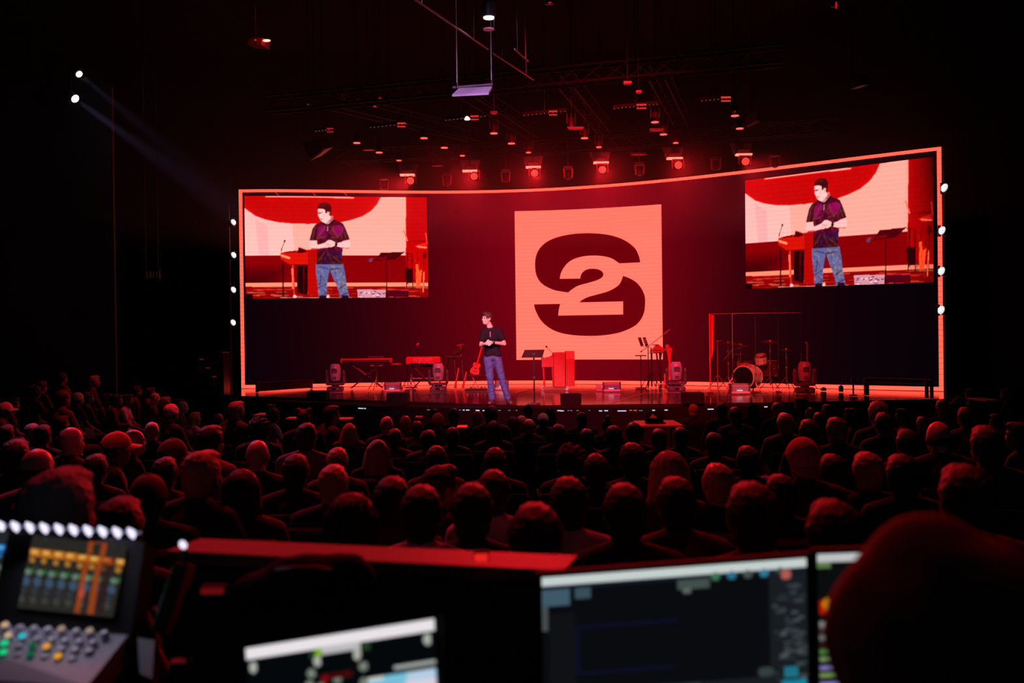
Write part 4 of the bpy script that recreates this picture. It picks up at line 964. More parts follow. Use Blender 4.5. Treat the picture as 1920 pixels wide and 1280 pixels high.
# trusses (box trusses with lacing), placed along the fixtures
TR = pbr('truss_black', (.008, .007, .008), .6, spec=.2)
def truss(a, b, label, w2=.16, step=.45):
    a = Vector(a); b = Vector(b); o = (a + b) / 2; d = (b - a).normalized(); u = Vector((0, 0, 1)); v = d.cross(u).normalized(); L = (b - a).length
    t = thing('truss', o, label, 'truss'); cs = [u * w2 + v * w2, u * w2 - v * w2, -u * w2 - v * w2, -u * w2 + v * w2]
    for c in cs: MB().tube(a - o + c, b - o + c, .022, n=6).build('chord', TR, t)
    m = MB(); n = int(L / step)
    for k in range(n):
        p, q = a - o + d * L * k / n, a - o + d * L * (k + 1) / n
        for i in range(4):
            m.tube(p + cs[i], q + cs[(i + 1) % 4] if k % 2 else q + cs[i] * 0 + cs[(i + 1) % 4], .010, n=5)
    o2 = m.build('lacing', TR, t); o2['kind'] = 'stuff'
    for f_ in (.12, .88): q = (b - a) * (f_ - .5); MB().tube(q, q + Vector((0, 0, 9.98 - (o + q).z)), .008, n=5).build('hanger', BLACK, t)
    return t
zt = ZC + 4.95
for (a, b, lab) in (((-3.9, 22.4, zt + .35), (-.9, 26.4, zt + .35), 'dark truss slanting back over the left part of the stage'), ((-.9, 21.5, zt + .35), (.6, 26.0, zt + .35), 'dark truss slanting back left of the stage middle'),
                    ((1.2, 20.8, zt + .35), (2.4, 25.4, zt + .35), 'dark truss slanting back over the logo square'), ((3.0, 20.2, zt + .35), (4.3, 24.9, zt + .35), 'dark truss slanting back right of the logo square')):
    truss(a, b, lab)
truss((-5.2, 21.6, zt + .1), (5.0, 18.2, zt + .1), 'long dark front truss carrying the led battens')
truss((-4.6, 26.1, ZC + 4.75), (.6, 25.5, ZC + 4.78), 'dark rear truss above the left half of the video wall'); truss((.6, 25.5, ZC + 4.78), (7.6, 23.0, ZC + 4.75), 'dark rear truss above the right half of the video wall')
# slanting house beams near the roof
for (p1, p2, ya, yb, lab) in (((750, -20), (915, 92), 11, 14.5, 'thin red-lit pipe slanting down from the top edge'), ((925, 100), (1000, 150), 14.8, 17, 'dim red-lit pipe end above the front truss'), ((965, 92), (990, 115), 13.8, 14.6, 'short faint red pipe right of the ceiling downlight')):
    a, b = at(*p1, ya), at(*p2, yb); t = thing('roof_pipe', a, lab, 'pipe')
    MB().tube((0, 0, 0), b - a, .012, n=8).build('pipe', pbr('pipe_red', (.08, .01, .012), .4), t)
    for f_ in (.2, .8): q = (b - a) * f_; MB().tube(q, q + Vector((0, 0, 9.95 - (a + q).z)), .006, n=5).build('hanger', BLACK, t)
# ---- lamp in the roof and the hanging panel
p = at(916.5, 33, 14.0); t = thing('ceiling_downlight', p, 'bright violet-white downlight near the top of the hall', 'ceiling lamp')
MB().lathe([(.075, 0), (.07, -.012)], n=24).build('lens', emit('lamp_violet', (.85, .78, 1), 14), t)
MB().lathe([(.085, .004), (.10, .02), (.10, .20), (.05, .24)], n=24).build('housing', BLACK, t, True); MB().tube((0, 0, .24), (0, 0, 9.98 - p.z), .02, n=8).build('stem', BLACK, t)
p = at(916, 56, 14.0); t = thing('round_plate', p, 'small round plate glowing dull red just below the ceiling downlight', 'plate')
MB().lathe([(.075, 0), (.078, .008), (.075, .014)], n=24).build('disc', pbr('plate_pink', (.8, .25, .35), .6), t); MB().tube((.07, 0, .01), (.085, 0, .17), .004, n=5).build('clip', BLACK, t)
spot('downlight_beam', at(916.5, 34.5, 14.0) - Vector((0, 0, .03)), at(916.5, 60, 14.0), 6, (.8, .7, 1), 60, .6, .05)
c4 = [at(861, 169, 15.0), at(923, 165.5, 14.9), at(916, 177.5, 14.45), at(848, 181, 14.55)]
t = thing('acoustic_panel', sum(c4, Vector()) / 4, 'pale lilac tilted panel hanging on two thin wires under the roof', 'hanging panel'); o = t.location
nrm = (c4[1] - c4[0]).cross(c4[3] - c4[0]).normalized() * .03
MB().add([q - o for q in c4] + [q - o + nrm * (1 if nrm.z > 0 else -1) for q in c4], [(0, 1, 2, 3), (7, 6, 5, 4), (0, 4, 5, 1), (1, 5, 6, 2), (2, 6, 7, 3), (3, 7, 4, 0)]).build('panel', pbr('panel_lilac', (.70, .55, .68), .6), t)
q0, q1 = at(849, 164, 15.1) - o, at(924, 158, 15.0) - o
MB().tube(q0, q1, .018, n=8).build('top_bar', pbr('bar_purple', (.2, .12, .18), .4), t)
for qx, qy in ((857, 163), (921.5, 158)):
    q = at(qx, qy, 15.05) - o; MB().tube(q, q + Vector((0, 0, 9.98 - o.z - q.z)), .007, n=5).build('wire', pbr('wire_pink', (.6, .35, .45), .4), t); MB().tube(q - Vector((0, 0, .02)), q + Vector((0, 0, .06)), .02, n=8).build('clamp', CHROME, t)
area('panel_light', (.8, 13.2, 6.0), sum(c4, Vector()) / 4, .3, 9, (.9, .5, .75))
# ---- pair of white spots at the upper left, with their beams
for k, (px, py, tx_, ty_, s, e, lab) in enumerate(((148.5, 139, 330, 290, 0.8, 600, 'upper of the two bright white spotlights at the upper left'), (141, 185, 300, 300, 1.0, 1300, 'lower and brighter of the two white spotlights at the upper left'))):
    p = at(px, py, 20.2); tgt = at(tx_, ty_, 20.2); t = thing('spotlight', p, lab, 'stage light', 0, 'pair of white spotlights at the upper left')
    d = (tgt - p).normalized(); ax = (d + Vector((0, -.38, .0))).normalized()
    MB().lathe([(.080 * s, 0), (.074 * s, .012)], (0, 0, 0), 18, ax).build('lens', emit('spot_white', (1, .93, 1), 8), t)
    MB().lathe([(.05, -.34), (.08, -.30), (.085, -.02), (.09, -.004)], (0, 0, 0), 18, ax).build('housing', HOUS, t, True)
    MB().tube(-ax * .15, -ax * .15 + Vector((0, 0, .5)), .02, n=6).build('hanger', BLACK, t)
    spot('spotlight_beam', p + ax * .05, tgt, e, (.50, .45, 1.0), 10, .7, .05)
# ---- white blinders down both sides of the video wall
def side_lamp(px, py, Y, ax, r, label, grp):
    p = at(px, py, Y); t = thing('side_lamp', p, label, 'stage light', 0, grp); ax = Vector(ax).normalized()
    MB().lathe([(r, 0), (r * .92, .02)], (0, 0, 0), 18, ax).build('lens', emit('lamp_white', (.80, .78, .80), 1.0), t)
    q = ax.to_track_quat('Z', 'Y')
    m = MB()
    for k in range(10):
        a = k * 2.4; m.lathe([(.018, 0), (.018, .004)], q @ Vector((r * .8 * math.sqrt(k / 10) * math.cos(a), r * .8 * math.sqrt(k / 10) * math.sin(a), .022)), 6, ax)
    o2 = m.build('led_cell', emit('lamp_cell', (1, 1, 1), 1.4), t); o2['kind'] = 'stuff'
    MB().lathe([(r * .5, -.22), (r * .95, -.18), (r * 1.08, -.01)], (0, 0, 0), 18, ax).build('housing', HOUS, t, True)
    MB().box((-.02, .1, 0), (.05, .05, .25)).build('bracket', BLACK, t)
for k, (px, py) in enumerate(((437.5, 416.5), (438, 478), (437.5, 543), (437, 604.5))):
    side_lamp(px, py, 26.9, (.90, -.50, .30), .085, '%s white side lamp left of the video wall' % ('topmost', 'second highest', 'third highest', 'lowest')[k], 'white lamps up the left side of the video wall')
for k, (px, py) in enumerate(((1771, 352), (1766.5, 432), (1765.5, 508), (1765, 581))):
    side_lamp(px, py, 21.9, (-.93, -.30, .25), .095, '%s white side lamp right of the video wall' % ('topmost', 'second highest', 'third highest', 'lowest')[k], 'white lamps up the right side of the video wall')
for px, py0, py1, Y, lab in ((433, 380, 735, 27.1, 'dark upright pole carrying the lamps left of the video wall'), (1776, 320, 740, 22.1, 'dark upright pole carrying the lamps right of the video wall')):
    a = at(px, py1, Y); z1 = at(px, py0, Y).z; t = thing('lamp_pole', (a.x, a.y, 0 if px < 900 else 0), lab, 'pole')
    MB().tube((0, 0, 0), (0, 0, z1), .04, n=8).build('pole', BLACK, t); MB().box((0, 0, .02), (.5, .5, .03)).build('base', BLACK, t)
# ---- other things hanging in the dark
def corner_box(pts, Y, Y2, mat, label, name, cat, depth=.3):
    q = [at(a, b, y) for (a, b), y in zip(pts, (Y, Y2, Y2, Y))]; o = sum(q, Vector()) / 4; t = thing(name, o, label, cat); n_ = (q[1] - q[0]).cross(q[3] - q[0]).normalized() * depth
    if n_.y < 0: n_ = -n_
    MB().add([v - o for v in q] + [v - o + n_ for v in q], [(0, 1, 2, 3), (7, 6, 5, 4), (0, 4, 5, 1), (1, 5, 6, 2), (2, 6, 7, 3), (3, 7, 4, 0)]).build('cabinet', mat, t)
    return t, q, o, n_
t, q, o, n_ = corner_box([(566, 268), (596, 267), (606, 281), (583, 299)], 23.0, 22.6, pbr('spk_red', (.10, .02, .025), .5), 'dark loudspeaker box hanging tilted above the left picture', 'hanging_loudspeaker', 'loudspeaker')
MB().tube(q[3] - o, q[2] - o, .03, n=8).build('edge_trim', pbr('trim_red', (.8, .15, .12), .4), t)
MB().tube((0, .1, .1), (0, .1, 9.98 - o.z), .012, n=5).build('wire', BLACK, t)
t, q, o, n_ = corner_box([(466, 70), (492, 71), (490, 84), (463, 82)], 15.0, 14.9, pbr('hood_red', (.35, .05, .06), .5), 'dark red fixture hood with a small bright red lamp at the upper left', 'hooded_light', 'stage light', .2)
MB().ball(at(500, 76, 14.9) - o, (.06, .03, .018), 6, 12).build('lamp_glow', emit('hood_lamp', (1, .15, .10), 6), t)
MB().tube((0, 0, 0), at(496, 75, 15) - o, .02, n=6).build('bracket', BLACK, t); MB().tube((0, .05, .05), (0, .05, 9.98 - o.z), .012, n=5).build('wire', BLACK, t)
t, q, o, n_ = corner_box([(1404, 238), (1426, 228), (1420, 225), (1398, 238)], 20, 19.6, pbr('spk_red', (0, 0, 0)), 'small dark box hanging right of the small red lights', 'hanging_box', 'loudspeaker', .2)
MB().tube((0, .1, 0), (0, .1, 9.98 - o.z), .012, n=5).build('wire', BLACK, t)
t, q, o, n_ = corner_box([(1590, 152), (1612, 142), (1614, 160), (1594, 168)], 16, 15.8, pbr('box_grey', (.10, .07, .08), .6), 'faint grey box fixture hanging high at the right', 'hanging_box', 'loudspeaker', .2)
MB().tube((0, .1, 0), (0, .1, 9.98 - o.z), .012, n=5).build('wire', BLACK, t)
for px, py, Y, sx, sz, lab in ((1568, 10, 13, .03, .10, 'thin red glint of a lamp at the top edge, right of centre'), (1031, 5, 13, .05, .02, 'tiny red lamp at the top edge right of the ceiling downlight'), (1378, 209, 20, .02, .03, 'tiny red lamp just above the rightmost pair of small lights'),
                               (1177, 157, 18, .10, .02, 'faint red lamp in the rigging above the logo square'), (1198, 174, 18.4, .06, .02, 'faint red lamp below another in the rigging above the logo square'), (703, 199, 19, .06, .03, 'faint red lamp in the rigging above the left picture'),
                               (712, 183, 19, .03, .03, 'tiny red dot of a lamp high over the left picture'), (577, 195, 20, .02, .02, 'tiny dim red dot far left in the rigging'), (926, 213, 19, .09, .03, 'faint red lamp just right of the white truss lamp'), (691, 281, 23, .24, .02, 'thin red streak of a lamp bar above the left picture'),
                               (1080, 242, 21, .28, .02, 'thin red lamp bar left of the fourth slanting row'), (1232, 245, 21, .26, .02, 'thin red lamp bar by the fifth slanting row'), (820, 311, 25.4, .28, .02, 'thin red lamp bar between the first two wash lights'), (1198, 290, 24.6, .36, .02, 'thin red lamp bar left of the fifth wash light')):
    p = at(px, py, Y); t = thing('indicator_lamp', p, lab, 'lamp', 0, 'small red lamps in the rigging')
    MB().ball((0, 0, 0), (sx * .5, .02, sz * .5), 5, 10).build('lamp_glow', emit('faint_lamp', (.45, .006, .01), 1.0), t); MB().box((0, .06, .03), (sx + .06, .08, .07), bev=.01).build('housing', BLACK, t); MB().tube((0, .06, .05), (0, .06, 9.98 - p.z), .006, n=5).build('hanger', BLACK, t)
# ---- exit sign
p = at(284, 515, 19.3); t = thing('exit_sign', p, 'very faint unlit EXIT sign on the dark wall left of the video wall', 'sign')
MB().box((0, .04, 0), (.30, .05, .17), bev=.01).build('sign_box', BLACK, t)
for sx in (-1, 1): MB().tube((sx * .12, .04, .08), (sx * .12, .04, 9.98 - p.z), .005, n=5).build('wire', BLACK, t)
for i, ch in enumerate('EXIT'):
    m = MB(); x0 = -.10 + i * .062
    S = {'E': [(0, 0, .012, .11), (.018, .049, .04, .012), (.018, 0, .04, .012), (.018, -.049, .04, .012)], 'I': [(.012, 0, .012, .11)], 'T': [(.014, 0, .012, .11), (.014, .049, .045, .012)], 'X': []}[ch]
    for (dx, dz, w3, h3) in S: m.box((x0 + dx, .008, dz), (w3, .012, h3))
    if ch == 'X':
        for s_ in (-1, 1): m.box((x0 + .016, .008, 0), (.012, .012, .12), Matrix.Rotation(s_ * .38, 3, 'Y'))
    m.build('letter', emit('exit_faint_glow', (.018, .004, .004), 1.0), t)  # unlit letters given a faint glow of their own
# ---- dim equipment in the dark left of the wall
t = thing('equipment_rack', at(400, 700, 25.6) * 1, 'dim equipment rack in the dark left of the video wall', 'rack'); t.location.z = floor_z(t.location.x, t.location.y)
MB().box((0, 0, .8), (.7, .6, 1.6), bev=.02).build('rack_case', BLACK, t)
for k in range(5): MB().box((0, -.31, .3 + .27 * k), (.6, .02, .2)).build('rack_unit', pbr('unit_dark', (.06, .03, .035), .5), t)
for k in range(3): MB().box((-.2 + .16 * k, -.325, 1.42 - .22 * k), (.10, .01, .015)).build('indicator', emit('ind_red', (.25, .005, .01), 1), t)
# ================================================================== people
SKB = pbr('skin_lit_crown', (.72, .46, .40), .42)  # lighter copy of the skin for bald crowns that catch the light
SK = pbr('skin', (.24, .15, .12), .55, noise_amt=.08, nscale=12); SKD = pbr('skin_deep', (.30, .17, .12), .5)  # crowd skin darkened for necks that sit in shade
HD = pbr('hair_dark', (.010, .007, .006), .55, bump=.6, bscale=90); HB = pbr('hair_brown', (.034, .020, .016), .55, bump=.6, bscale=90); HL = pbr('hair_blond', (.50, .30, .18), .5, bump=.6, bscale=90)
HG = pbr('hair_grey', (.34, .32, .31), .6, bump=.6, bscale=90)
CK = pbr('cloth_black', (.014, .013, .016), .9, sheen=.1, bump=.3, bscale=15); CD = pbr('cloth_charcoal', (.05, .045, .05), .9, bump=.3, bscale=15); CW = pbr('cloth_white', (.62, .58, .60), .85, bump=.4, bscale=12)
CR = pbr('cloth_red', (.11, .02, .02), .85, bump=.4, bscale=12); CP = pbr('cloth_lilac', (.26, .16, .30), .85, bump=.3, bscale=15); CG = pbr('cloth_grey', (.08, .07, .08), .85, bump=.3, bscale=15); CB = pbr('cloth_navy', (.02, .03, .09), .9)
CAPL = pbr('cap_light', (.78, .60, .58), .8, bump=.2, bscale=60); CAPD = pbr('cap_dark', (.16, .06, .06), .85); CAPR = pbr('cap_red', (.92, .22, .18), .8)
V = Vector
def head_prims(m, c, R=None, s=1.0):
    """skull, jaw, nose, brow, ears as one overlapping cluster; R turns the head about its centre"""
    R = R or Matrix.Identity(3); q = lambda p: c + R @ (V(p) * s)
    m.ball(q((0, -.012, .025)), (.076 * s, .098 * s, .092 * s), 12, 18, R)
    m.ball(q((0, .018, -.045)), (.066 * s, .074 * s, .078 * s), 10, 16, R)
    m.ball(q((0, .058, -.085)), (.030 * s, .028 * s, .026 * s), 8, 12, R)      # chin
    m.ball(q((0, .074, .022)), (.052 * s, .018 * s, .014 * s), 8, 12, R)      # brow
    m.cap(q((0, .083, .012)), q((0, .100, -.022)), .009 * s, .014 * s)          # nose
    m.ball(q((0, .083, -.055)), (.026 * s, .010 * s, .010 * s), 6, 10, R)     # lips
    for sx in (-1, 1):
        m.ball(q((sx * .077, -.008, -.008)), (.011 * s, .022 * s, .034 * s), 8, 10, R)
        m.ball(q((sx * .045, .060, -.028)), (.02 * s, .02 * s, .022 * s), 6, 10, R)
    return m
def hand(m, w, d, up, L=.085, curl=.6, s=1.0):
    """palm and five fingers from wrist w towards d; up is the back of the hand"""
    d = V(d).normalized(); up = V(up); up = (up - d * up.dot(d)).normalized(); sd = d.cross(up)
    w = V(w); m.cap(w, w + d * .03 * s, .025 * s, .026 * s)
    for k in range(4): m.cap(w + d * .02 * s + sd * (k - 1.5) * .017 * s, w + d * L * s + sd * (k - 1.5) * .020 * s, .013 * s, .011 * s)
    for k in range(4):
        a = w + d * L * s + sd * (k - 1.5) * .020 * s; l = (.036, .042, .040, .030)[k] * s
        d1 = (d * math.cos(curl) - up * math.sin(curl)); d2 = (d * math.cos(curl * 2) - up * math.sin(curl * 2))
        b = a + d1 * l; m.cap(a, b, .0098 * s, .0088 * s); m.cap(b, b + d2 * l * .75, .0086 * s, .0072 * s)
    t0 = w + d * .03 * s + sd * -.028 * s; t1 = t0 + (d * .6 - sd * .8).normalized() * .038 * s; m.cap(t0, t1, .0125 * s, .0105 * s); m.cap(t1, t1 + (d * .95 - sd * .2 - up * .3).normalized() * .030 * s, .0102 * s, .0085 * s)
# ---- seated bodies: floor at z=0, facing +y, head centre at about z=1.19
HC = V((0, .06, 1.185))
def seated(vari):
    m = MB(); hx = .02 * vari
    sh = [V((s * .185, .0, .985)) for s in (-1, 1)]; el = [V((s * (.235 + .01 * vari), .10, .735)) for s in (-1, 1)]
    wr = [V((-.10, .34, .60)), V((.12, .36, .60))] if vari % 2 == 0 else [V((-.05, .28, .72)), V((.06, .27, .74))]
    hip = [V((s * .10, 0, .53)) for s in (-1, 1)]; kn = [V((s * .14, .46, .50)) for s in (-1, 1)]; an = [V((s * .14, .48, .09)) for s in (-1, 1)]
    b = MB(); head_prims(b, HC); b.cap((0, .025, 1.10), (0, .01, .98), .061, .070)
    b.ball((0, 0, .90), (.165, .105, .14)); b.ball((0, 0, .72), (.145, .10, .16)); b.ball((0, 0, .57), (.165, .125, .11))
    for i in (0, 1):
        s = (-1, 1)[i]; b.cap((s * .06, 0, 1.02), sh[i], .048, .055); b.cap(sh[i], el[i], .048, .037); b.cap(el[i], wr[i], .038, .026)
        hand(b, wr[i], (V((0, .9, -.45)) if vari % 2 == 0 else V((-s * .8, .25, .1))), (0, .3, 1), curl=.5)
        b.cap(hip[i], kn[i], .080, .055); b.cap(kn[i], an[i], .055, .036); b.cap(an[i] + V((0, -.02, -.04)), an[i] + V((0, .15, -.062)), .035, .026)
    c = MB()    # shirt / jacket
    c.ball((0, 0, .90), (.185, .125, .155)); c.ball((0, 0, .72), (.165, .120, .18)); c.ball((0, 0, .60), (.178, .135, .10))
    c.cap((0, .015, 1.062), (0, .0, .97), .064, .090)
    for i in (0, 1):
        s = (-1, 1)[i]; c.cap((s * .055, 0, 1.035), sh[i], .058, .068); e2 = el[i] if vari < 2 else sh[i].lerp(el[i], .62)
        c.cap(sh[i], e2, .066, .052)
        if vari < 2: c.cap(el[i], el[i].lerp(wr[i], .88), .050, .036)
    tr = MB(); tr.ball((0, 0, .555), (.180, .135, .095))
    for i in (0, 1): tr.cap(hip[i], kn[i], .092, .066); tr.cap(kn[i], an[i] + V((0, 0, .03)), .064, .048)
    sho = MB()
    for i in (0, 1): sho.cap(an[i] + V((0, -.03, -.05)), an[i] + V((0, .16, -.058)), .042, .033)
    return remesh(b, .0125, 2, 'body'), remesh(c, .017, 3, 'top'), remesh(tr, .018, 2, 'trousers'), remesh(sho, .016, 1, 'shoes')
BODY = [seated(k) for k in range(3)]
# ---- hair and hats, built around the head centre (0,0,0)
def nz(p, sc, a): return noise.noise(p * sc) * a
def trim_face(m, y0=.03, z0=.035): return m
def hair_mesh(kind):
    m = MB(); d = None; vx = .011
    if kind == 'short':
        m.ball((0, -.026, .030), (.092, .106, .098)); m.ball((0, -.058, -.04), (.076, .060, .078)); m.ball((0, .03, .085), (.064, .062, .042))
        d = lambda p: nz(p, 55, .006)
    elif kind == 'spiky':
        m.ball((0, -.024, .040), (.088, .104, .102)); m.ball((0, -.060, -.03), (.066, .055, .07)); m.ball((0, .04, .095), (.058, .055, .04)); d = lambda p: abs(nz(p, 70, .022)) * (1 if p.z > 0 else .4)
    elif kind == 'curly':
        m.ball((0, -.03, .035), (.115, .125, .118)); m.ball((0, -.06, -.05), (.095, .07, .08)); d = lambda p: nz(p, 38, .030) + nz(p, 90, .012)
    elif kind == 'fringe':      # bald crown with a ring of hair
        for k in range(13):
            a = math.radians(-25 + 230 * k / 12) + math.pi; m.ball((.074 * math.cos(a), -.014 + .090 * math.sin(a) * 1.0, -.018), (.014, .014, .036), 6, 10)
        vx = .009
    elif kind == 'bob':
        m.ball((0, -.02, .036), (.090, .106, .10)); n = 9
        for k in range(n):
            a = math.pi + math.pi * (k + .5) / n; x, y = math.cos(a), math.sin(a)
            m.cap((x * .075, -.01 + y * .085, .05), (x * .150, -.03 + y * .105, -.215), .030, .026)
        m.ball((0, -.06, -.08), (.10, .055, .12)); d = lambda p: math.sin(math.atan2(p.x, -p.y) * 26 + noise.noise(p * 9) * 3) * .0035 * (1 if p.z < .06 else .3)
    elif kind == 'long':
        m.ball((0, -.022, .036), (.092, .106, .10)); n = 9
        for k in range(n):
            a = math.pi + math.pi * (k + .5) / n; x, y = math.cos(a), math.sin(a)
            m.cap((x * .072, -.01 + y * .085, .05), (x * .110, -.045 + y * .075, -.30), .030, .026)
        m.ball((0, -.065, -.12), (.085, .05, .19)); d = lambda p: math.sin(math.atan2(p.x, -p.y) * 22 + noise.noise(p * 8) * 4) * .004
    elif kind == 'bun':
        m.ball((0, -.022, .034), (.086, .102, .096)); m.ball((0, -.06, -.025), (.06, .05, .06)); m.ball((0, -.075, .135), (.042, .042, .040)); d = lambda p: nz(p, 60, .005)
    elif kind == 'two_buns':
        m.ball((0, -.022, .034), (.086, .102, .096)); m.ball((0, -.06, -.03), (.065, .05, .07))
        for s in (-1, 1): m.ball((s * .062, -.02, .118), (.040, .040, .036))
        d = lambda p: nz(p, 60, .005)
    elif kind == 'ponytail':
        m.ball((0, -.022, .034), (.086, .102, .096)); m.ball((0, -.125, .05), (.03, .03, .03)); m.cap((0, -.13, .05), (.01, -.15, -.12), .030, .024); m.cap((.01, -.15, -.12), (0, -.135, -.22), .024, .012); d = lambda p: nz(p, 60, .004)
    elif kind == 'hood':
        m.ball((0, -.03, .02), (.112, .125, .128)); m.ball((0, -.06, -.09), (.12, .10, .10)); d = lambda p: nz(p, 14, .012)
    elif kind == 'beanie':
        m.ball((0, -.018, .052), (.092, .108, .098)); m.lathe([(.090, -.018), (.098, -.01), (.098, .022), (.090, .03)], (0, -.016, .02), 22); d = lambda p: nz(p, 30, .004)
    return remesh(m, vx, 2, 'hair', d)
HAIR = {k: hair_mesh(k) for k in ('short', 'spiky', 'curly', 'fringe', 'bob', 'long', 'bun', 'two_buns', 'ponytail', 'hood', 'beanie')}
def cap_meshes():
    m = MB(); n = 28; pr = []
    for k in range(9):
        t = math.pi / 2 * k / 8; pr.append((math.cos(t) * 1.0, math.sin(t)))
    vs = []; fs = []
    for r, z in pr:
        for i in range(n):
            a = 2 * math.pi * i / n; seam = 1 - .018 * (abs(math.sin(a * 3)) < .18)
            vs.append((r * .090 * math.cos(a) * seam, -.010 + r * .110 * math.sin(a) * seam, .012 + z * .108 * (1 if math.sin(a) < .2 else 1.04)))
    for k in range(8):
        for i in range(n): fs.append((k * n + i, k * n + (i + 1) % n, (k + 1) * n + (i + 1) % n, (k + 1) * n + i))
    fs.append(tuple(range(n - 1, -1, -1))); m.add(vs, fs); m.ball((0, -.01, .122), (.009, .009, .006), 5, 8); crown = m.mesh('crown', None, True)
    b = MB(); nn = 14; vs = []; 
    for zz in (0, .006):
        for L in (0, 1):
            for i in range(nn + 1):
                a = math.pi * (.12 + .76 * i / nn); r = 1 if L == 0 else 1.0
                x = .088 * math.cos(a); y = .108 * math.sin(a) - .012
                if L: x = .082 * math.cos(a) * 1.04; y = .108 * math.sin(a) - .012 + .078 * (math.sin(a) ** .6)
                vs.append((x, y, .022 + zz - (.030 * (x / .09) ** 2) - (.016 if L else 0)))
    N2 = nn + 1; fs = []
    for i in range(nn):
        fs += [(i, i + 1, N2 + i + 1, N2 + i), (2 * N2 + i, 3 * N2 + i, 3 * N2 + i + 1, 2 * N2 + i + 1), (N2 + i, N2 + i + 1, 3 * N2 + i + 1, 3 * N2 + i), (i, 2 * N2 + i, 2 * N2 + i + 1, i + 1)]
    b.add(vs, fs); brim = b.mesh('brim', None, True)
    s = MB()    # strap opening seen on the back of a cap
    s.prism([(.034 * math.cos(t), .030 * math.sin(t)) for t in np.linspace(0, math.pi, 10)], .006, lambda a, c, k: V((a, -.116 - k + .5 * (a * a) / .09 * .2, .018 + c))); hole = s.mesh('strap_opening', None)
    return crown, brim, hole
CAP_CROWN, CAP_BRIM, CAP_HOLE = cap_meshes()
# ---- chairs
def chair_meshes():
    s = MB().box((0, 0, .43), (.48, .46, .07), bev=.03).mesh('seat', None, True)
    b = MB().box((0, -.225, .66), (.47, .05, .44), Matrix.Rotation(.10, 3, 'X'), bev=.022).mesh('backrest', None, True)
    l = [MB().tube((sx * .20, sy * .18, 0), (sx * .20, sy * .17, .41), .012, n=6).mesh('leg', None) for sx in (-1, 1) for sy in (-1, 1)]
    f = MB().tube((-.21, -.21, .42), (-.21, -.24, .84), .010, n=6).tube((.21, -.21, .42), (.21, -.24, .84), .010, n=6).mesh('back_frame', None)
    return s, b, l, f
CS = chair_meshes(); CHF = pbr('chair_fabric', (.010, .008, .009), .85, bump=.2, bscale=80)
def chair(x, y, z, rz, row, lab):
    t = thing('auditorium_chair', (x, y, z), ' '.join(('chair under ' + lab).split()[:16]), 'chair', rz, 'auditorium chairs, %s' % row)
    link_mesh('seat', CS[0], CHF, t); link_mesh('backrest', CS[1], CHF, t); link_mesh('back_frame', CS[3], BLACK, t)
    for l in CS[2]: link_mesh('leg', l, BLACK, t)
PN = [0]
def person(px, py, wpx, kind, mat, top, label, yaw=0, tilt=0, pose=None, skin=None, capdir=0, capmat=None, seat=True, nod=0, dark=False, shirt_dir=None):
    """px,py: top of the head in the photo; wpx: width of the head with hair"""
    wm = {'curly': .225, 'bob': .30, 'long': .24, 'hood': .23, 'bald': .158, 'fringe': .172, 'cap': .185}.get(kind, .178)
    Y = min(F * wm / wpx, 18.5); d = ray(px, py)
    def fz(Y): x = d.x / d.y * Y; return x, ZC + d.z / d.y * Y - floor_z(x, Y)
    x, h = fz(Y); top_h = 1.315
    for _ in range(60):     # slide along the sight line until the head is a seated head's height above the raked floor
        if h > top_h * 1.10: Yn = Y * 1.012
        elif h < top_h * .88: Yn = Y * .988
        else: break
        if not 2.7 < Yn < 19.0: break
        Y = Yn; x, h = fz(Y)
    sc = h / top_h; sc = max(.86, min(1.16, sc)); zf = ZC + d.z / d.y * Y - top_h * sc
    rb = PN[0] % 3 if pose is None else pose; PN[0] += 1
    rz = math.atan2(-x, 24 - Y) * -1 * 0 + math.radians(yaw * .35) - math.atan2(x, 26) * 0
    t = bpy.data.objects.new('person', BODY[rb][0]); COL.objects.link(t)
    if not len(BODY[rb][0].materials): BODY[rb][0].materials.append(SK)
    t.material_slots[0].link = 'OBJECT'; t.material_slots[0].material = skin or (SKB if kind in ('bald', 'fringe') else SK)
    Rz = Matrix.Rotation(math.radians(shirt_dir if shirt_dir is not None else yaw), 4, 'Z')
    off = V((0, 0, 0)) - Rz.to_3x3() @ V((0, HC.y * sc, 0))
    t.location = (x + off.x, Y + off.y, zf); t.rotation_euler = (0, 0, math.radians(shirt_dir if shirt_dir is not None else yaw)); t.scale = (sc, sc, sc)
    tag(t, label, 'person')
    link_mesh('top', BODY[rb][1], top, t); link_mesh('trousers', BODY[rb][2], (CD, CB, CK)[PN[0] % 3], t); link_mesh('shoes', BODY[rb][3], BLACKM, t)
    if kind == 'cap':
        hm = link_mesh('hair', HAIR['short'], mat, t, HC); hm.scale = (.90, .86, .84) if capdir > 120 else (.94, .94, .90)
        cr = link_mesh('cap', CAP_CROWN, capmat, t, HC + V((0, -.003, .008))); cr.rotation_euler = (-.48 if capdir > 120 else 0, 0, math.radians(capdir)); cr.scale = (1.06,) * 3; cr['label'] = 'fitted cap'
        link_mesh('brim', CAP_BRIM, capmat, cr)
        link_mesh('strap_opening', CAP_HOLE, BLACKM, cr)
    elif kind != 'bald':
        link_mesh('hair' if kind not in ('hood', 'beanie') else kind, HAIR[kind], mat, t, HC)
    if seat: chair(t.location.x, t.location.y + .0, zf, t.rotation_euler.z, 'front half' if Y > 9 else ('middle' if Y > 5 else 'nearest rows'), label)
    return t
P_ = person
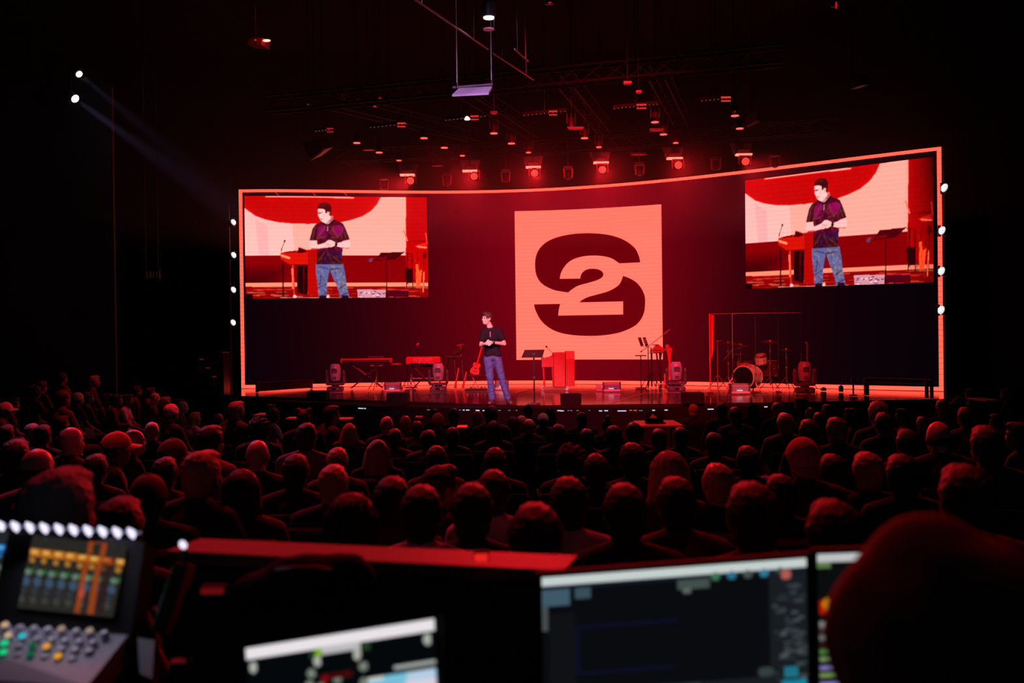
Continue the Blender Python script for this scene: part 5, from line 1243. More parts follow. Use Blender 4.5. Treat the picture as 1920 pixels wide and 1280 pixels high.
# left block, far to near
P_(117, 697, 9, 'short', HD, CR, 'listener in a dim red top leaning, highest head in the crowd at far left', yaw=-30)
P_(177, 703, 14, 'short', HG, CD, 'grey-haired listener turned to the stage above the left crowd, lit red on top', yaw=-60)
P_(66, 724, 16, 'curly', HB, CD, 'curly-haired listener dimly lit at the far left back', yaw=-30)
P_(79, 713, 12, 'short', HB, CD, 'small dim listener just left of the highest head at far left', yaw=-30)
P_(118, 729, 30, 'short', HD, CG, 'large dark head edged red on its right, below the highest head at far left', yaw=-30)
P_(147, 737, 14, 'beanie', CAPL, CK, 'listener in a pale knitted hat in the left crowd', yaw=-40)
P_(166, 733, 9, 'short', HB, CD, 'listener raising a hand, right of the pale knitted hat', yaw=-50)
P_(11, 754, 20, 'cap', HD, CD, 'listener in a pinkish cap at the left edge of the crowd', yaw=-70, capmat=CAPL)
P_(24, 744, 8, 'short', HD, CK, 'tiny face above the pinkish cap at the left edge', yaw=-60)
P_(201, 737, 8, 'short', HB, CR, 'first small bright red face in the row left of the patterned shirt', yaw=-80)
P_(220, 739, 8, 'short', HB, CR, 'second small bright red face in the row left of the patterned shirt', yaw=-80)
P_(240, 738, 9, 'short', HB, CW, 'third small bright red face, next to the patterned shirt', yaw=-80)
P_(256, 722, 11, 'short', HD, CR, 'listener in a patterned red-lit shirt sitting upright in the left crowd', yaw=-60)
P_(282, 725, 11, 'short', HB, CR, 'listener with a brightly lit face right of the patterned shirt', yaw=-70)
P_(291, 735, 10, 'bald', HB, CD, 'small bald head just below the brightly lit face in the left crowd', yaw=-70)
P_(311, 743, 14, 'short', HL, CD, 'fair-haired listener before the two profiles in the left crowd', yaw=-60)
P_(334, 747, 15, 'short', HD, CD, 'listener in profile with a lit forehead in the left crowd', yaw=-80)
P_(343, 751, 14, 'bald', HD, CD, 'bald listener in profile right beside the lit forehead', yaw=-80)
P_(322, 759, 24, 'beanie', CAPL, CK, 'listener in a pale pink knitted hat in front of the two profiles', yaw=-30)
P_(366, 772, 11, 'short', HL, CW, 'listener in a pink-lit white top, small pointed bright head', yaw=-40, pose=2)
P_(409, 775, 15, 'short', HD, CK, 'dark listener with a thin lit edge between the pink top and the ear-lit head')
P_(445, 751, 27, 'short', HG, CD, 'grey-haired listener with a red-lit crown below the left end of the wall', yaw=-35)
P_(117, 778, 25, 'short', HD, CG, 'dark-haired listener with a red rim at the right of the head, above a bald head', yaw=-35)
P_(135, 797, 38, 'bald', HD, CK, 'smooth bald listener lit dull red, left of the bright billed cap', yaw=-20)
P_(13, 795, 28, 'short', HB, CK, 'brown-haired listener at the left edge with a dim red crown')
P_(60, 793, 22, 'short', HG, CK, 'grey head half hidden behind a large dark head at the left')
P_(80, 795, 33, 'short', HD, CK, 'large dark head hiding a grey one at the left')
P_(221, 810, 46, 'cap', HD, CK, 'listener in a bright red-lit cap with its bill to the right', yaw=-60, capmat=CAPR, pose=0)
P_(252, 802, 34, 'bald', HD, CD, 'shiny bald listener directly behind the bright billed cap', yaw=-50)
P_(285, 788, 27, 'bald', HD, CK, 'smaller bald head beyond the bright billed cap')
P_(396, 796, 46, 'short', HD, CP, 'large dark-haired listener with lilac collar, rimmed red at the right', yaw=-20)
P_(325, 823, 52, 'cap', HD, CK, 'listener in a dull dark red cap right of the bright billed cap', yaw=-20, capmat=CAPD)
P_(72, 836, 60, 'fringe', HD, CP, 'balding listener with a bright red crown beside a striped lilac shoulder', yaw=-15)
P_(30, 822, 52, 'short', HD, CK, 'dark head at the left edge beside the bright red balding crown')
P_(382, 843, 70, 'short', HL, CD, 'big fair-haired listener lit deep red on the crown with a raised forearm', yaw=-25, pose=1)
P_(117, 874, 124, 'short', HG, CK, 'very large brown head with a bright red patch, nearest at the left', yaw=-10)
P_(278, 890, 58, 'cap', HD, CK, 'listener in a patterned dim cap left of the big fair head', yaw=20, capmat=CAPD)
P_(180, 850, 44, 'short', HD, CK, 'unlit dark head below the bright billed cap')
P_(310, 856, 40, 'short', HD, CR, 'dim listener in a dark red top between the two dull caps')
# centre-left
P_(483, 821, 44, 'bald', HD, CK, 'bald listener with visible ears and a red-lit crown, left of centre', pose=0)
P_(487, 786, 40, 'curly', HD, CK, 'dark curly head directly beyond the bald listener with visible ears')
P_(514, 768, 25, 'curly', HD, CW, 'curly-haired listener with a pale top turned to the right', yaw=-50, pose=2)
P_(508, 757, 16, 'short', HD, CK, 'small dark head beyond the curly one with the pale top', yaw=-60)
P_(570, 767, 26, 'two_buns', HB, CK, 'listener with hair in two small buns below the left stage monitor')
P_(623, 759, 25, 'short', HD, CD, 'dark-haired listener in glasses turned right below the stage edge', yaw=-55)
P_(575, 792, 40, 'short', HB, CP, 'brown-haired listener with a lilac shoulder, broad red-rimmed head', pose=2)
P_(655, 793, 40, 'bob', HL, CR, 'fair-haired listener with a chin-length bob right of the broad red-rimmed head')
P_(725, 778, 25, 'bald', HD, CK, 'bright bald listener, first of two shining heads left of the white-brimmed hat')
P_(760, 779, 19, 'short', HL, CR, 'fair-haired listener beside the bright bald one')
P_(782, 789, 19, 'short', HB, CD, 'dim brown-haired listener between the fair head and the bright hat')
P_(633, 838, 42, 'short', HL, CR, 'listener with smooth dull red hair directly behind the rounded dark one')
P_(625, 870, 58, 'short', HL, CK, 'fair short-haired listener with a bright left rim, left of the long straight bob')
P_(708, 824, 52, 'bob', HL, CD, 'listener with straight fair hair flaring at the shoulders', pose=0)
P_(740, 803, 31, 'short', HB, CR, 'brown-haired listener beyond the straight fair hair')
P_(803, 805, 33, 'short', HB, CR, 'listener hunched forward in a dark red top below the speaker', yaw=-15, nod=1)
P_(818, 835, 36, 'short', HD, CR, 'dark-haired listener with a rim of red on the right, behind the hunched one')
P_(830, 870, 52, 'short', HB, CK, 'listener in profile to the right with a bright raised hand', yaw=-60, pose=1)
P_(815, 766, 19, 'short', HD, CK, 'small dark head beyond the bright hat below the stage edge')
P_(821, 776, 24, 'beanie', CAPR, CK, 'listener in a bright red hat in the third row left of the speaker')
P_(851, 765, 23, 'short', HD, CK, 'dark round head right of the bright red hat')
P_(895, 770, 22, 'short', HL, CR, 'fair-haired listener in a red top just left of the dark head under the speaker')
P_(921, 760, 25, 'short', HD, CK, "dark head straight under the speaker's feet")
P_(925, 789, 38, 'long', HD, CK, 'broad dark long-haired listener below the dark head under the speaker')
P_(848, 800, 26, 'short', HD, CK, 'unlit head between the bright red hat and the broad dark hair')
P_(928, 838, 48, 'short', HB, CK, 'dim brown head below the broad dark long hair')
P_(963, 781, 31, 'long', HB, CK, 'long-haired listener left of the round red-lit head in the centre')
P_(978, 779, 18, 'short', HL, CD, 'small fair head between the long-haired and the round red-lit ones')
P_(992, 785, 25, 'short', HL, CK, 'round red-lit short-haired head in the centre, left of the pale cap')
P_(990, 758, 21, 'short', HD, CK, 'tall dark head beyond the long-haired listener in the centre')
P_(1018, 775, 24, 'cap', HD, CK, 'listener in a pale pink cap seen from behind in the centre', capmat=CAPL, pose=0)
P_(1031, 766, 27, 'long', HB, CW, 'long-haired listener with a pink-lit white shoulder beside the pale cap', pose=2)
P_(1046, 795, 30, 'short', HB, CK, 'brown-haired listener in front of the pink-lit shoulder')
P_(1070, 837, 58, 'curly', HB, CK, 'curly-haired listener with a red outline, right of centre')
P_(1117, 850, 52, 'short', HD, CK, 'dark smooth head right of the curly outline')
P_(1091, 772, 22, 'short', HD, CK, 'unlit head under the gap in the lights of the stage lip')
P_(1139, 783, 24, 'bun', HD, CK, 'listener with a small bun at the crown, right of centre')
P_(1100, 803, 30, 'short', HD, CK, 'unlit dark head behind the bun and to its left')
P_(1150, 797, 36, 'short', HD, CR, 'dark head right behind the small bun')
P_(1188, 791, 33, 'short', HD, CK, 'dark oval head at the left end of the red-lit table')
P_(1235, 803, 34, 'short', HD, CK, 'dark head in the middle below the red-lit table')
P_(1185, 829, 54, 'short', HD, CK, 'large unlit head below the left end of the red-lit table')
P_(1276, 800, 32, 'short', HD, CK, 'dark head at the right end below the red-lit table')
# centre-right
P_(1300, 757, 21, 'short', HL, CK, 'listener with a bright red rim right above the red-lit table')
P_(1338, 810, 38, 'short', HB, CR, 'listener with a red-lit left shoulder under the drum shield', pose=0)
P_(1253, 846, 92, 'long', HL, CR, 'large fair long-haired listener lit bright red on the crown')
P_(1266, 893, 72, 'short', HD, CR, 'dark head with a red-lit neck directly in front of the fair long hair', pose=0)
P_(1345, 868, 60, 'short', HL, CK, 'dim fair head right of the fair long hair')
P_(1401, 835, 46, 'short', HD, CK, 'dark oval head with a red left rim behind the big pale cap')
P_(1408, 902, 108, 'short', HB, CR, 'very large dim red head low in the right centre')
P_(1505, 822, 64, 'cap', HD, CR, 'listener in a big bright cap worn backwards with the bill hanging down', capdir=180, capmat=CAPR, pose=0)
P_(1462, 888, 34, 'short', HB, CK, 'small dim head left below the big backwards cap')
P_(1352, 755, 23, 'short', HD, CK, 'dark head left of the bass drum at the stage edge')
P_(1378, 762, 25, 'short', HB, CB, 'brown head with a dim navy shoulder below the bass drum')
P_(1411, 756, 27, 'long', HB, CK, 'long-haired listener below the bass drum')
P_(1457, 754, 23, 'short', HL, CK, 'round fair head below the cymbal stand')
P_(1501, 745, 22, 'short', HD, CK, 'listener in profile rising above the stage edge right of the drums', yaw=60)
P_(1518, 762, 18, 'bald', HB, CK, 'small bright bald head below the rightmost moving head light')
P_(1550, 757, 21, 'short', HG, CK, 'grey head right of the small bright bald one')
P_(1471, 773, 31, 'short', HL, CR, 'fair head with a bright left rim above the big backwards cap')
P_(1516, 785, 39, 'short', HB, CK, 'brown square head directly beyond the big backwards cap')
P_(1567, 781, 39, 'short', HG, CK, 'grey round head right of the brown square one')
P_(1536, 772, 26, 'short', HD, CK, 'unlit head between the grey head and the brown square one')
P_(1595, 764, 24, 'short', HD, CK, 'listener in profile to the left with a thin lit face, right of the grey heads', yaw=70)
P_(1645, 754, 32, 'spiky', HL, CK, 'fair tousled head under the right railing')
P_(1656, 772, 34, 'short', HD, CK, 'dark head in front of the fair tousled one')
P_(1690, 765, 20, 'short', HD, CK, 'thin lit profile between the tousled head and the right end of the wall', yaw=75)
P_(1729, 780, 25, 'short', HL, CK, 'fair head left of the round bald one at the right')
P_(1758, 786, 46, 'fringe', HD, CK, 'round balding head dimly lit at the right')
P_(1766, 748, 24, 'short', HL, CR, 'fair head just under the right foot of the video wall')
P_(1781, 754, 24, 'short', HD, CK, 'dark head beside the fair one under the right foot of the video wall')
P_(1797, 745, 22, 'curly', HL, CR, 'fluffy fair head right of the video wall foot')
P_(1818, 728, 14, 'short', HD, CW, 'small listener in a pale pink-lit top right of the video wall', yaw=40)
P_(1810, 762, 30, 'short', HB, CR, 'listener in a dim red top below the pale pink-lit one')
P_(1885, 728, 15, 'short', HB, CD, 'listener with a lit face near the right edge', yaw=50)
P_(1868, 775, 26, 'short', HD, CR, 'listener with a red-lit raised hand near the right edge', yaw=30)
P_(1625, 846, 62, 'short', HL, CK, 'large dim fair head in the right block')
P_(1700, 803, 44, 'short', HD, CK, 'unlit head left behind the round balding one')
P_(1848, 796, 58, 'short', HB, CK, 'large dim brown head near the right edge')
P_(1808, 868, 105, 'short', HD, CR, 'very large dim head low at the right with a lit hand beside it')
P_(1906, 790, 40, 'short', HD, CK, 'dark head cut by the right edge of the view', yaw=40)
P_(1560, 850, 58, 'short', HD, CK, 'unlit dark head right of the big backwards cap')
P_(1690, 850, 66, 'short', HD, CK, 'unlit dark head between the large dim fair head and the right edge')
# nearest rows in the middle
P_(790, 908, 84, 'short', HD, CW, 'large dark-haired listener in a pale top lit bright red at the shoulder', pose=0)
P_(735, 892, 66, 'short', HD, CG, 'dark head with a striped dim red shoulder left of the pale-topped one')
P_(1003, 942, 116, 'short', HB, CW, 'very large brown head with red-lit pale shoulders, nearest in the middle', pose=0)
P_(925, 880, 58, 'short', HD, CW, 'dark head with a red-lit pale shoulder left of the nearest brown head')
P_(660, 925, 84, 'long', HD, CR, 'dark long-haired listener with red-lit shoulder edges, left of the pale top')
P_(1065, 893, 66, 'short', HD, CW, 'dark head whose pale shoulder glows at the right of the nearest brown head')
P_(455, 880, 76, 'long', HD, CR, 'dark long-haired listener with faint red shoulder folds, left of centre')
P_(555, 850, 56, 'short', HD, CK, 'unlit dark head right of the bald listener with ears')
P_(1170, 905, 78, 'short', HD, CK, 'unlit dark head left of the red-lit neck')
P_(225, 930, 92, 'short', HD, CK, 'unlit dark head behind the mixing console')
P_(1560, 935, 100, 'short', HD, CK, 'unlit dark head low between the backwards cap and the nearest operator')
P_(885, 905, 60, 'short', HD, CK, 'unlit dark head between the two pale-topped listeners')

# ---- the big blurred operator at the lower right
t = bpy.data.objects.new('person', BODY[0][0]); COL.objects.link(t); t.material_slots[0].link = 'OBJECT'; t.material_slots[0].material = SK
q = at(1745, 955, 1.22); sc = 1.12; t.scale = (sc,) * 3; t.location = (q.x, q.y - HC.y * sc, q.z - 1.345 * sc); t.rotation_euler = (0, 0, math.radians(12))
tag(t, 'very large blurred operator in a dark red-tinged hood, cut by the lower right corner', 'person')
link_mesh('top', BODY[0][1], pbr('op_top', (.10, .03, .035), .9), t); link_mesh('trousers', BODY[0][2], CK, t); link_mesh('shoes', BODY[0][3], BLACKM, t)
link_mesh('hood', HAIR['hood'], pbr('op_hood', (.16, .04, .045), .9), t, HC + V((0, 0, .01)))
OPZ = t.location.z
tt = thing('operator_stool', (t.location.x, t.location.y, OPZ), 'dark stool under the blurred operator at the lower right', 'stool', t.rotation_euler.z)
MB().lathe([(.19, .42 * sc - .03), (.20, .44 * sc), (.18, .47 * sc)], n=20).build('seat', CHF, tt); MB().tube((0, 0, .02), (0, 0, .42 * sc), .03, n=8).build('pole', BLACK, tt); MB().lathe([(.24, 0), (.22, .03)], n=20).build('base', BLACK, tt)

# ---- the speaker on stage
SP = stg(932, 757.0); SPS = 1.0
b = MB(); hc = V((-.185, -.03, 1.715)); RH = Matrix.Rotation(math.radians(-48 + 180), 3, 'Z') @ Matrix.Rotation(.06, 3, 'X')
head_prims(b, hc, RH, 1.06)
b.cap(hc + V((.02, .02, -.07)), (-.105, .0, 1.50), .054, .062)
shL, shR = V((-.255, -.01, 1.445)), V((.065, .0, 1.455)); elL, elR = V((-.305, -.06, 1.185)), V((.160, -.05, 1.205)); wL, wR = V((-.215, -.25, 1.215)), V((-.075, -.25, 1.235))
hpL, hpR = V((-.165, 0, .91)), V((.010, 0, .91)); knL, knR = V((-.130, -.03, .49)), V((.105, -.02, .50)); anL, anR = V((-.095, .0, .09)), V((.225, .01, .09))
b.ball((-.095, 0, 1.36), (.165, .10, .14)); b.ball((-.085, 0, 1.17), (.145, .095, .17)); b.ball((-.075, 0, .97), (.150, .105, .12))
b.cap((-.13, 0, 1.49), shL, .05, .055); b.cap((-.06, 0, 1.49), shR, .05, .055)
for a, c, d_ in ((shL, elL, wL), (shR, elR, wR)): b.cap(a, c, .050, .040); b.cap(c, d_, .043, .026)
for a, c, d_ in ((hpL, knL, anL), (hpR, knR, anR)): b.cap(a, c, .080, .055); b.cap(c, d_, .055, .036)
b.cap(anL + V((0, .02, -.05)), anL + V((-.05, -.14, -.06)), .034, .026); b.cap(anR + V((0, .02, -.05)), anR + V((.06, -.13, -.06)), .034, .026)
hand(b, wL, V((.75, -.25, .15)), (-.1, -1, .2), L=.070, curl=.35, s=1.0); hand(b, wR, V((-.85, -.2, .05)), (.1, -1, .3), L=.072, curl=.55, s=1.0)
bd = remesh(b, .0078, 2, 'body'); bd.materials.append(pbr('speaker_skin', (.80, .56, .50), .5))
t = bpy.data.objects.new('person', bd); COL.objects.link(t); t.location = SP
tag(t, 'dark-haired person in a black polo shirt and blue jeans standing on stage with hands clasped', 'person')
m = MB(); m.ball((-.095, 0, 1.36), (.182, .118, .155)); m.ball((-.085, 0, 1.17), (.165, .115, .19)); m.ball((-.075, .0, 1.04), (.170, .122, .12)); m.box((-.072, 0, 1.0), (.325, .22, .13), bev=.03)
m.cap((-.13, 0, 1.485), shL, .062, .068); m.cap((-.06, 0, 1.485), shR, .062, .068); m.cap(shL, shL.lerp(elL, .62), .068, .060); m.cap(shR, shR.lerp(elR, .62), .068, .062)
ml = remesh(m, .011, 3, 'polo_shirt', lambda p: noise.noise(V((p.x * 9, p.y * 9, p.z * 5))) * .008)
link_mesh('polo_shirt', ml, pbr('polo_black', (.010, .006, .018), .85, spec=.2, bump=.3, bscale=12), t)
c = MB().lathe([(.066, 0), (.072, .012), (.066, .04), (.058, .045)], (-.112, -.012, 1.498), 20, (-.12, -.22, 1)); c.build('collar', pbr('collar_black', (.015, .012, .016), .8), t, True)
MB().box((-.118, -.118, 1.40), (.010, .008, .11)).build('placket', pbr('zip_grey', (.55, .5, .55), .4), t)
m = MB(); m.ball((-.075, 0, .935), (.160, .112, .095))
for a, k_, d_ in ((hpL, knL, anL), (hpR, knR, anR)): m.cap(a, k_, .100, .074); m.cap(k_, d_ + V((0, 0, .01)), .074, .064)
ml = remesh(m, .011, 3, 'jeans', lambda p: noise.noise(V((p.x * 14, p.y * 14, p.z * 26))) * (.012 if p.z < .62 else .006))
link_mesh('jeans', ml, pbr('denim', (.055, .075, .28), .75, noise_amt=.45, nscale=14, bump=.5, bscale=30), t)
for an, dx in ((anL, -.05), (anR, .06)):
    m = MB(); m.cap(an + V((0, .03, -.052)), an + V((dx, -.15, -.060)), .040, .032); m.box(an + V((dx * .5, -.06, -.082)), (.075, .25, .016), Matrix.Rotation(math.atan2(dx, .18), 3, 'Z'))
    link_mesh('shoe', remesh(m, .009, 1, 'shoe'), pbr('shoe_brown', (.10, .035, .03), .4), t)
hm = remesh(MB().ball((0, -.020, .040), (.084, .102, .092)).ball((0, -.055, -.02), (.066, .052, .06)).ball((0, .042, .092), (.060, .050, .034)), .009, 1, 'hair', lambda p: abs(nz(p, 60, .018)))
o = link_mesh('hair', hm, pbr('speaker_hair', (.045, .022, .020), .5, bump=.6, bscale=80), t, hc); o.matrix_local = Matrix.Translation(hc) @ RH.to_4x4() @ Matrix.Scale(1.06, 4)
for sx in (-1, 1):
    o = MB().ball((0, 0, 0), (.012, .010, .009), 6, 10).build('eye', pbr('eye_dark', (.03, .02, .02), .2), t); o.location = hc + RH @ (V((sx * .031, .082, .004)) * 1.06); o.rotation_euler = RH.to_euler()
    o = MB().box((0, 0, 0), (.034, .008, .007), bev=.002).build('eyebrow', pbr('speaker_hair', (0, 0, 0)), t); o.location = hc + RH @ (V((sx * .033, .090, .024)) * 1.06); o.rotation_euler = RH.to_euler()
o = MB().ball((0, 0, 0), (.022, .007, .005), 5, 10).build('mouth', pbr('lip_tone', (.42, .16, .15), .5), t); o.location = hc + RH @ (V((0, .094, -.057)) * 1.06); o.rotation_euler = RH.to_euler()
wt = wR.lerp(elR, .10); dr = (elR - wR).normalized()
MB().lathe([(.031, -.012), (.034, 0), (.031, .012)], wt, 16, dr).box(wt + V((0, -.034, .0)), (.036, .012, .036), bev=.005).build('watch', pbr('watch_black', (.01, .01, .012), .3), t)
# ---- tables and small things between the front rows and the stage
def table(px0, px1, py, Y, h, label, w2=.6, mat=None):
    a, b2 = at(px0, py, Y), at(px1, py, Y); o = (a + b2) / 2; zf = floor_z(o.x, o.y); h = o.z - zf; t = thing('low_table', (o.x, o.y, zf), label, 'table')
    MB().box((0, w2 / 2, h - .015), ((b2 - a).length, w2, .03), bev=.008).build('table_top', mat or pbr('table_red', (.55, .10, .08), .5), t)
    for sx in (-1, 1):
        for yy in (.05, w2 - .05): MB().tube((sx * ((b2 - a).length / 2 - .05), yy, 0), (sx * ((b2 - a).length / 2 - .05), yy, h - .03), .015, n=6).build('leg', BLACK, t)
    return t, V((o.x, o.y, zf + h))
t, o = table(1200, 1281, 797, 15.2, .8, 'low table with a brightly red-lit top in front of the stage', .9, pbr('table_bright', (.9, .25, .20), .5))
q = thing('confidence_monitor', o + V((-.05, .35, .0)), 'black monitor with a red reflection standing on the red-lit table', 'monitor')
MB().box((0, .06, .085), (.28, .24, .13), Matrix.Rotation(-.5, 3, 'X'), bev=.02).build('screen_case', BLACKM, q); MB().box((0, 0, .01), (.3, .24, .02)).build('base', BLACK, q)
MB().prism([(-.10, 0), (.02, 0), (-.05, .07)], .01, lambda a, b2, k: V((a, -.10 - k, .09 + b2))).build('painted_reflection', pbr('reflection_pale', (.9, .5, .5), .5), q)  # red reflection on the monitor, built as a pale triangle
table(534, 552, 784, 14.5, .7, 'narrow red-lit tray table left of the two buns', .3); table(628, 656, 785.5, 14.2, .7, 'narrow red-lit tray table right of the listener in glasses', .35)
table(472, 498, 778, 15.5, .7, 'small dull red table top beyond the curly head at the left', .5)
table(776, 790, 782, 14.5, .7, 'thin red-lit shelf left of the bright red hat', .3); table(855, 875, 801, 12.5, .8, 'small pale-edged table between the dark heads left of the speaker', .35)
table(1848, 1878, 750, 16.5, .7, 'dull red table top near the right edge of the crowd', .7)
q = at(168, 811, 7.2); t = thing('paper_sheet', q, 'small square sheet held up, lit red, right of the smooth bald head at the left', 'paper', .2); MB().box((0, 0, 0), (.06, .004, .065)).build('sheet', PAPER, t); MB().box((0, .005, -.03), (.05, .006, .01)).build('clip', BLACK, t)

# ================================================================== the mixing booth in front of the camera
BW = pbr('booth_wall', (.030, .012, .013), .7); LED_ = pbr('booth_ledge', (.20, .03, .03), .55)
def slab(q, thick, name, mat, parent, origin, up=None):
    q = [Vector(v) for v in q]; n_ = (q[1] - q[0]).cross(q[3] - q[0]).normalized() * thick
    if up is not None and n_.dot(Vector(up)) > 0: n_ = -n_
    return MB().add([v - origin for v in q] + [v - origin + n_ for v in q], [(0, 1, 2, 3), (7, 6, 5, 4), (0, 4, 5, 1), (1, 5, 6, 2), (2, 6, 7, 3), (3, 7, 4, 0)]).build(name, mat, parent)
a, b2 = at(376, 1009, 2.62), at(1082, 1041, 2.30); b2.z = a.z = (a.z + b2.z) / 2
a = CO + ray(376, 1009) * ((a.z - ZC) / ray(376, 1009).z); b2 = CO + ray(1082, 1041) * ((b2.z - ZC) / ray(1082, 1041).z)
o = (a + b2) / 2; t = thing('booth_partition', (o.x, o.y, floor_z(o.x, o.y)), 'dark booth wall with a red-lit ledge behind the laptop', 'partition'); O = t.location
dv = (b2 - a).normalized(); nv = Vector((dv.y, -dv.x, 0)); nv = nv if nv.y < 0 else -nv
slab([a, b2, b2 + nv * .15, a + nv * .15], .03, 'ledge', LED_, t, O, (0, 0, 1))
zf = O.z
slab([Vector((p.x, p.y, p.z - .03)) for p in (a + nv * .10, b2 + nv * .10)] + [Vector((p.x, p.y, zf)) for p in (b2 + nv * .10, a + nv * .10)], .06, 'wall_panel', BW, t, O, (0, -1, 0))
# small red lights on the booth
for px, py, Y, sx, sz, lab in ((902, 1045, 2.2, .030, .016, 'small square red light on the booth ledge'), (398, 1108, 2.2, .05, .012, 'small red glint below the left end of the booth ledge')):
    q = at(px, py, Y); u = thing('indicator_light', q, lab, 'lamp'); MB().box((0, 0, 0), (sx, .012, sz), bev=.002).build('lamp_glow', emit('ledge_red', (1, .02, .015), .8) if px > 500 else emit('glint_red', (.12, .003, .004), 1), u)
    MB().box((0, .02, 0), (sx + .004, .03, sz + .004)).build('housing', BLACKM, u)
# black soft bag on the ledge
q = at(575, 1062, 2.20); t = thing('black_bag', q, 'black slumped bag in front of the red-lit booth ledge', 'bag')
m = MB(); m.ball((0.02, 0, -.03), (.135, .06, .06)); m.ball((-.07, 0, -.05), (.10, .06, .045)); m.ball((.09, 0, -.02), (.06, .05, .05)); m.box((0, 0, -.07), (.30, .10, .06), bev=.02)
link_mesh('bag_body', remesh(m, .010, 3, 'bag_body', lambda p: noise.noise(p * 30) * .006), BLACKM, t); MB().path([(-.06, -.03, .0), (-.02, -.05, .008), (.03, -.05, .008), (.06, -.04, .0)], .006).build('handle', BLACK, t)
DK = thing('booth_desk', (-.05, 1.66, floor_z(0, 1.7)), 'dark booth desk carrying the laptop, monitors and console', 'desk')
zd = 1.42
MB().box((0, 0, zd - DK.location.z - .02), (2.6, .72, .04), bev=.006).build('desk_top', pbr('desk_dark', (.012, .010, .011), .6), DK)
for sx in (-1, 1):
    for sy in (-1, 1): MB().box((sx * 1.22, sy * .31, (zd - DK.location.z) / 2 - .02), (.05, .05, zd - DK.location.z - .04)).build('leg', BLACK, DK)
def screen_grid(q, img, name, mat, parent, origin, off=.003):   # q: TL TR BR BL in the world
    H, W, _ = img.shape; TL, TR, BR, BL = q; n_ = (TR - TL).cross(BL - TL).normalized()
    if n_.y > 0: n_ = -n_
    vs = []
    for j in range(H):
        v = j / (H - 1)
        for i in range(W):
            u = i / (W - 1); vs.append((TL * (1 - u) + TR * u) * (1 - v) + (BL * (1 - u) + BR * u) * v + n_ * off - origin)
    fs = [(j * W + i, j * W + i + 1, (j + 1) * W + i + 1, (j + 1) * W + i) for j in range(H - 1) for i in range(W - 1)]
    me = bpy.data.meshes.new(name); me.from_pydata(vs, [], fs); ca = me.color_attributes.new('pixels', 'FLOAT_COLOR', 'POINT')
    arr = np.ones((len(vs), 4), dtype=np.float32); arr[:, :3] = img.reshape(-1, 3); ca.data.foreach_set('color', arr.ravel()); me.materials.append(mat)
    o = bpy.data.objects.new(name, me); COL.objects.link(o); o.parent = parent; return o
SCR = emit_attr('desk_screen', 1.0)
def mk(W, H, x0, y0, x1, y1, bg):
    im = Img(W, H, bg); im.T = lambda p: ((p[0] - x0) / (x1 - x0) * W, (p[1] - y0) / (y1 - y0) * H); return im
def rect(im, x0, y0, x1, y1, c, al=1.0): im.poly([(x0, y0), (x1, y0), (x1, y1), (x0, y1)], c, al)
# ---- laptop
t = thing('laptop', at(640, 1250, 1.62), 'open laptop with a bright white bar across the top of its screen', 'laptop'); O = t.location
q = [at(462, 1216, 1.66), at(815, 1160, 1.60), at(826, 1400, 1.50), at(478, 1450, 1.56)]
im = mk(160, 110, 0, 0, 100, 66, (5, 8, 11))
rect(im, 0, 0, 100, 6.5, (232, 226, 230)); rect(im, 40, 6, 61, 10, (190, 188, 190)); im.ell((38.5, 8.5), 2.3, 2.6, (120, 170, 20)); rect(im, 34, 7, 37, 11, (40, 60, 40)); rect(im, 62, 7, 66, 11, (35, 60, 35))
for x, y, h in ((3.5, 10, 5), (38, 12, 4.5), (59, 11, 6), (95.5, 9.5, 5)): im.ell((x, y + 1), 2.0, h * .62, (170, 175, 165))
for x, y in ((34.5, 19), (62, 19.5), (33, 25), (62, 28), (48, 24), (39, 27)): im.ell((x, y), 2.3, 2.4, (120, 128, 118))
rect(im, 40, 21, 56, 23.5, (70, 8, 10)); im.ell((41.5, 23), 2.2, 2, (120, 10, 15))
rect(im, 78, 22, 99, 24, (170, 175, 170)); rect(im, 64, 26, 99, 37, (120, 190, 215)); rect(im, 64, 26, 72, 28, (215, 215, 210)); rect(im, 84, 26, 99, 31, (180, 205, 225)); rect(im, 83, 31, 99, 36, (215, 210, 220))
rect(im, 16, 26, 36, 28.5, (190, 195, 190)); rect(im, 22, 28.5, 36, 33, (150, 200, 215)); rect(im, 42, 30, 60, 34, (150, 155, 150)); rect(im, 84, 39, 100, 42, (170, 172, 168))
rect(im, 8, 36, 60, 60, (22, 30, 36)); rect(im, 64, 44, 99, 60, (60, 80, 92))
screen_grid(q, im.a, 'screen', SCR, t, O); cen = sum(q, Vector()) / 4
slab([cen + (v - cen) * 1.06 for v in q], .010, 'lid', BLACK, t, O, (0, -1, 0))
slab([q[3], q[2], q[2] + Vector((.0, -.24, .0)), q[3] + Vector((0, -.24, .0))], .016, 'keyboard_base', pbr('laptop_grey', (.06, .06, .065), .5), t, O, (0, 0, 1))
